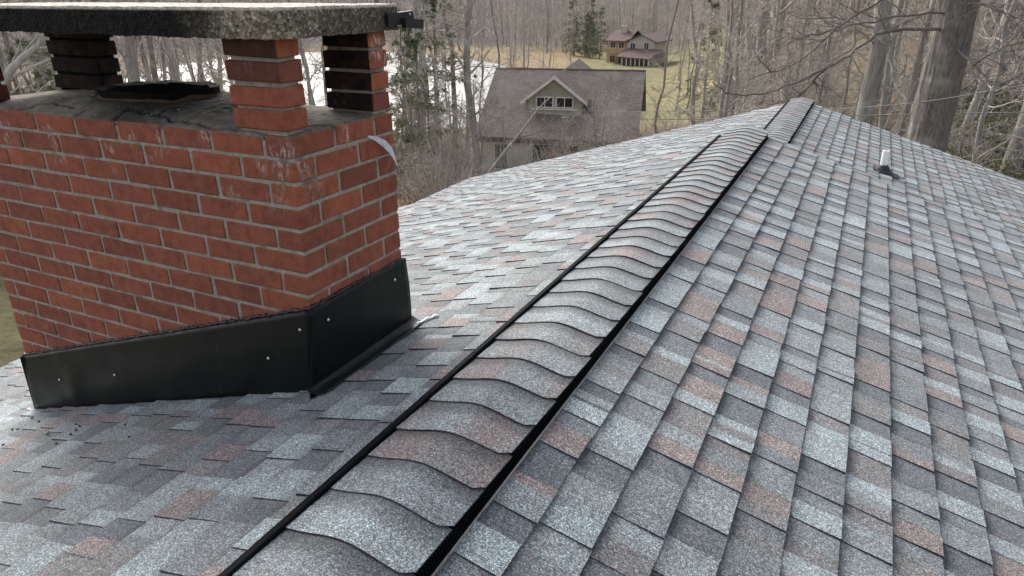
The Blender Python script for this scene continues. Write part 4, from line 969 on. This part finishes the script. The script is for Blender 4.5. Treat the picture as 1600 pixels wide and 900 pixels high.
M_fsh = m_simple('red_brown_roof', (.150, .108, .100), .85, .25, nscale=1.0, amt=.2); M_fwall = m_simple('beige_wall', (.40, .385, .345), .8, .3, nscale=1.5, amt=.12); M_fwood = m_simple('tan_wood', (.36, .25, .15), .8, .3, nscale=1.5, amt=.2); M_stone = m_simple('chimney_stone', (.42, .39, .34), .9, .2, nscale=3, amt=.3)
nh = empty('neighbour_house', (-16.59, 44.70, -10.7), R(13.63)); tag(nh, 'grey-green house with a brown shingle roof and a front gable, beyond the bare thicket', 'house')
def npart(mb, name, mat, par=nh): return mb.build(name, mat, par)
ZR = 6.2; ZE = 2.8; RUN = 6.36; HL = 5.0; TT = .14
def rslab(p, d=TT, name='roof_slope', mat=M_nsh, par=None, house=nh):
    mb = MB(); mb.prism([Vector(q) for q in p], (0, 0, -d)); return npart(mb, name, mat, par or house)
rslab([(-HL, 0, ZR), (HL, 0, ZR), (HL, -RUN, ZE), (-HL, -RUN, ZE)]); rslab([(HL, .004, ZR), (-HL, .004, ZR), (-HL, RUN, ZE), (HL, RUN, ZE)])
mb = MB(); mb.tube([(-HL-.02, 0, ZR+.02), (HL+.02, 0, ZR+.02)], .06, 6); npart(mb, 'ridge_cap', M_nsh)
def nwall(lo, hi, mat=M_lap, name='wall'): mb = MB(); mb.box(lo, hi); return npart(mb, name, mat)
nwall((-4.6, -5.95, -.3), (-1.35, -5.80, ZE+.15)); nwall((1.46, -5.95, -.3), (4.6, -5.80, ZE+.15)); nwall((-1.35, -5.94, 2.35), (1.46, -5.81, ZE+.15))
nwall((-4.6, 5.8, -.3), (4.6, 5.95, ZE+.15)); nwall((-1.35, -4.3, -.3), (1.46, -4.2, 2.9), M_darkin, 'porch_wall'); nwall((-1.35, -5.8, 2.36), (1.46, -4.3, 2.45), M_darkin, 'porch_ceiling')
for xx in (-1.36, 1.47): nwall((xx-.05, -5.79, -.3), (xx+.05, -4.2, 2.36), M_darkin, 'porch_wall')
for xx in (-4.6, 4.5):
    mb = MB(); mb.prism([(xx, -5.79, -.3), (xx, 5.79, -.3), (xx, 5.79, ZE+.1), (xx, 0, ZR-.2), (xx, -5.79, ZE+.1)][::-1], (.1, 0, 0)); npart(mb, 'gable_wall', M_lap2)
def nwin(cx, y, cz, w2, h2, house=nh, gm=M_glass, tm=M_trim, sill=True):
    mb = MB(); f_ = .07
    for lo, hi in (((cx-w2, cz+h2), (cx+w2, cz+h2+f_)), ((cx-w2, cz-h2-f_), (cx+w2, cz-h2)), ((cx-w2-f_, cz-h2-f_), (cx-w2, cz+h2+f_)), ((cx+w2, cz-h2-f_), (cx+w2+f_, cz+h2+f_)), ((cx-.025, cz-h2), (cx+.025, cz+h2))):
        mb.box((lo[0], y-.05, lo[1]), (hi[0], y+.03, hi[1]))
    wo_ = mb.build('window', tm, house); mb = MB(); mb.box((cx-w2, y-.02, cz-h2), (cx+w2, y+.02, cz+h2)); mb.build('pane', gm, wo_); return wo_
nwin(-3.35, -5.97, 1.55, .38, .75)
mb = MB(); mb.box((-HL-.02, -RUN-.06, ZE-.30), (HL+.02, -RUN+.03, ZE-.06)); npart(mb, 'gutter', m_simple('dark_gutter', (.10, .09, .08), .5, .4))
# cross gable with its own roof
gx0, GZ_, gy0, gy1, gh, gd = -.3, 6.27, -4.6, 7.8, 2.05, 1.55
rslab([(gx0, gy0, GZ_), (gx0, gy1, GZ_), (gx0-gh, gy1, GZ_-gd), (gx0-gh, gy0, GZ_-gd)]); rslab([(gx0+.004, gy1, GZ_), (gx0+.004, gy0, GZ_), (gx0+gh, gy0, GZ_-gd), (gx0+gh, gy1, GZ_-gd)])
mb = MB(); gw = 1.72; mb.prism([(gx0-gw, -4.2, 3.7), (gx0+gw, -4.2, 3.7), (gx0+gw, -4.2, GZ_-gw*gd/gh-.12), (gx0, -4.2, GZ_-.12), (gx0-gw, -4.2, GZ_-gw*gd/gh-.12)], (0, 1.2, 0)); npart(mb, 'gable_wall', M_lap2)
mb = MB(); mb.prism([(gx0-gw, 7.3, -.3), (gx0+gw, 7.3, -.3), (gx0+gw, 7.3, GZ_-gw*gd/gh-.12), (gx0, 7.3, GZ_-.12), (gx0-gw, 7.3, GZ_-gw*gd/gh-.12)], (0, .12, 0)); npart(mb, 'gable_wall', M_lap2)
for sg in (-1, 1):
    mb = MB(); a = Vector((gx0, gy0-.03, GZ_+.02)); b = Vector((gx0+sg*(gh+.03), gy0-.03, GZ_-gd)); dn = Vector((0, 0, -.20))
    pl = [a, b, b+dn, a+dn]; mb.prism(pl if sg > 0 else pl[::-1], (0, .026, 0)); npart(mb, 'rake_board', M_trim)
for cx in (-.92, .32): nwin(gx0+cx+.3, -4.22, 4.66, .48, .27)
mb = MB(); mb.box((gx0-1.5, -4.30, 4.20), (gx0+1.5, -4.21, 4.29)); npart(mb, 'sill_board', M_trim)
mb = MB(); mb.tube([(1.9, 3.0, 4.5), (1.9, 3.0, 6.5)], .07, 8); npart(mb, 'stack_pipe', M_trim)
rc = empty('red_chair', tuple(nh.matrix_basis @ Vector((-.15, -4.9, 0)))); rc.rotation_euler = (0, 0, R(13.63)+.4); rc.location.z = -10.7+1.0; tag(rc, 'red chair standing in the dark porch of the neighbouring house', 'chair')
def cpt(lo, hi, name): mb = MB(); mb.box(lo, hi); mb.build(name, M_red, rc)
cpt((-.32, -.3, .36), (.32, .3, .46), 'seat'); cpt((-.32, .22, .47), (.32, .32, 1.05), 'backrest'); cpt((-.38, -.3, .55), (-.33, .3, .62), 'arm'); cpt((.33, -.3, .55), (.38, .3, .62), 'arm')
for x in (-.3, .25):
    for y in (-.28, .25): cpt((x, y, 0), (x+.05, y+.05, .355), 'leg')
pf = MB(); pf.box((-1.3, -5.78, -.3), (1.42, -4.32, 1.0)); npart(pf, 'porch_floor', M_darkin)

# ------------------------------------------------------------------ house across the water
fh = empty('far_house', (-45.6, 157.7, ter(-45.6, 157.7)-.3), R(-5.5)); tag(fh, 'beige two-storey house with red-brown roofs and a glazed sunroom on the far lawn', 'house')
def fp(name, mat, fn, par=fh): mb = MB(); fn(mb); return mb.build(name, mat, par)
fp('wall', M_fwood, lambda b: b.box((-6.2, .5, -1), (-1.6, 9, 5.2))); fp('wall', M_fwall, lambda b: b.prism([(-1.58, 0, -1), (4.6, 0, -1), (4.6, 0, 5.2), (1.6, 0, 6.45), (-1.58, 0, 5.2)], (0, 9, 0)))
rslab([(-6.6, 4.6, 7.3), (-1.2, 4.6, 7.3), (-1.2, -.4, 5.25), (-6.6, -.4, 5.25)], .2, mat=M_fsh, house=fh); rslab([(-1.2, 4.604, 7.3), (-6.6, 4.604, 7.3), (-6.6, 9.6, 5.25), (-1.2, 9.6, 5.25)], .2, mat=M_fsh, house=fh)
rslab([(1.6, -.5, 6.75), (1.6, 9.4, 6.75), (-2.3, 9.4, 5.15), (-2.3, -.5, 5.15)], .2, mat=M_fsh, house=fh); rslab([(1.604, 9.4, 6.75), (1.604, -.5, 6.75), (5.3, -.5, 5.2), (5.3, 9.4, 5.2)], .2, mat=M_fsh, house=fh)
rslab([(-1.4, -.02, 3.75), (6.4, -.02, 3.75), (5.3, -4.3, 2.05), (-2.3, -4.3, 2.35)], .18, mat=M_fsh, house=fh); rslab([(6.4, -.02, 3.75), (7.6, -.02, 3.0), (7.4, -1.2, 2.6), (5.32, -4.3, 2.05)], .18, mat=M_fsh, house=fh)
fp('wall', M_fwall, lambda b: b.box((-1.2, -3.8, -1), (5.0, -3.65, .45))); fp('wall', M_fwall, lambda b: b.box((4.85, -3.64, -1), (5.0, -.01, 2.0)))
for k in range(7): fp('mullion', M_trim, lambda b: b.box((-1.2+k*1.0, -3.8, .46), (-1.0+k*1.0, -3.66, 2.0)))
for k in range(6): fp('window', M_glass, lambda b: b.box((-.99+k*1.0, -3.76, .46), (-.21+k*1.0, -3.70, 2.0)))
fp('deck', M_fwood, lambda b: b.box((-5.6, -1.8, 2.5), (-1.7, .48, 2.75))); fp('railing', M_fwood, lambda b: b.box((-5.6, -1.85, 2.76), (-1.7, -1.75, 3.7)))
for xx in (-5.5, -3.7, -1.9): fp('post', M_fwood, lambda b: b.box((xx, -1.8, -1), (xx+.2, -1.6, 2.49)))
for cx, cz, w2, h2 in ((-.3, 4.2, .55, .6), (2.8, 4.3, .5, .65)): nwin(cx, -.04, cz, w2, h2, fh)
for cx in (-5.2, -3.2): nwin(cx, .46, 4.3, .6, .6, fh); nwin(cx, .46, 1.2, .6, .8, fh)
co_ = fp('chimney', M_stone, lambda b: b.box((-4.6, 3.0, 5.5), (-3.2, 4.2, 8.0))); fp('chimney_cap', M_stone, lambda b: b.box((-4.7, 2.9, 8.0), (-3.1, 4.3, 8.15)), co_)

# ------------------------------------------------------------------ overhead cables
def cable(pts, r0, label):
    P0 = np.array(pts); s = np.linspace(0, len(P0)-1, 10*len(P0)); P = np.stack([np.interp(s, np.arange(len(P0)), P0[:, c]) for c in range(3)], 1)
    for _ in range(12): P[1:-1] = (P[:-2]+2*P[1:-1]+P[2:])/4
    o = link('overhead_cable', arr_mesh('overhead_cable', *tubes(P[None], np.full((1, len(P)), r0), 6), M_cable)); tag(o, label, 'cable')
M_cable = m_simple('cable_sheath', (.10, .098, .092), .5, .4, nscale=6, amt=.3)
cable([[-6, 20.5, -3.2], [0.98, 15.51, -2.0], [2.33, 12.0, -1.31], [3.27, 10.36, -0.83], [3.96, 8.17, -0.35], [6, 4, 1.0]], .0065, 'cable sloping across the thick oak trunk behind the roof')
cable([[-30, 17, -1.0], [-21.17, 18.3, -1.71], [-13.0, 20.17, -2.77], [-9.86, 19.72, -3.12], [-7.47, 19.2, -3.16], [-4.16, 18.25, -2.95], [-2.01, 17.21, -2.67], [1.43, 15.51, -2.09], [6, 12, -1.2]], .010, 'thick overhead cable crossing the lower part of the brown neighbouring roof')
cable([[-30, 26, -2.0], [-15.41, 28.08, -2.7], [-11.35, 27.87, -2.73], [-9.35, 27.6, -2.86], [-6.31, 26.48, -2.89], [-1.68, 25.34, -2.84], [8, 22, -2]], .006, 'thin overhead wire crossing just under the ridge of the brown neighbouring roof')
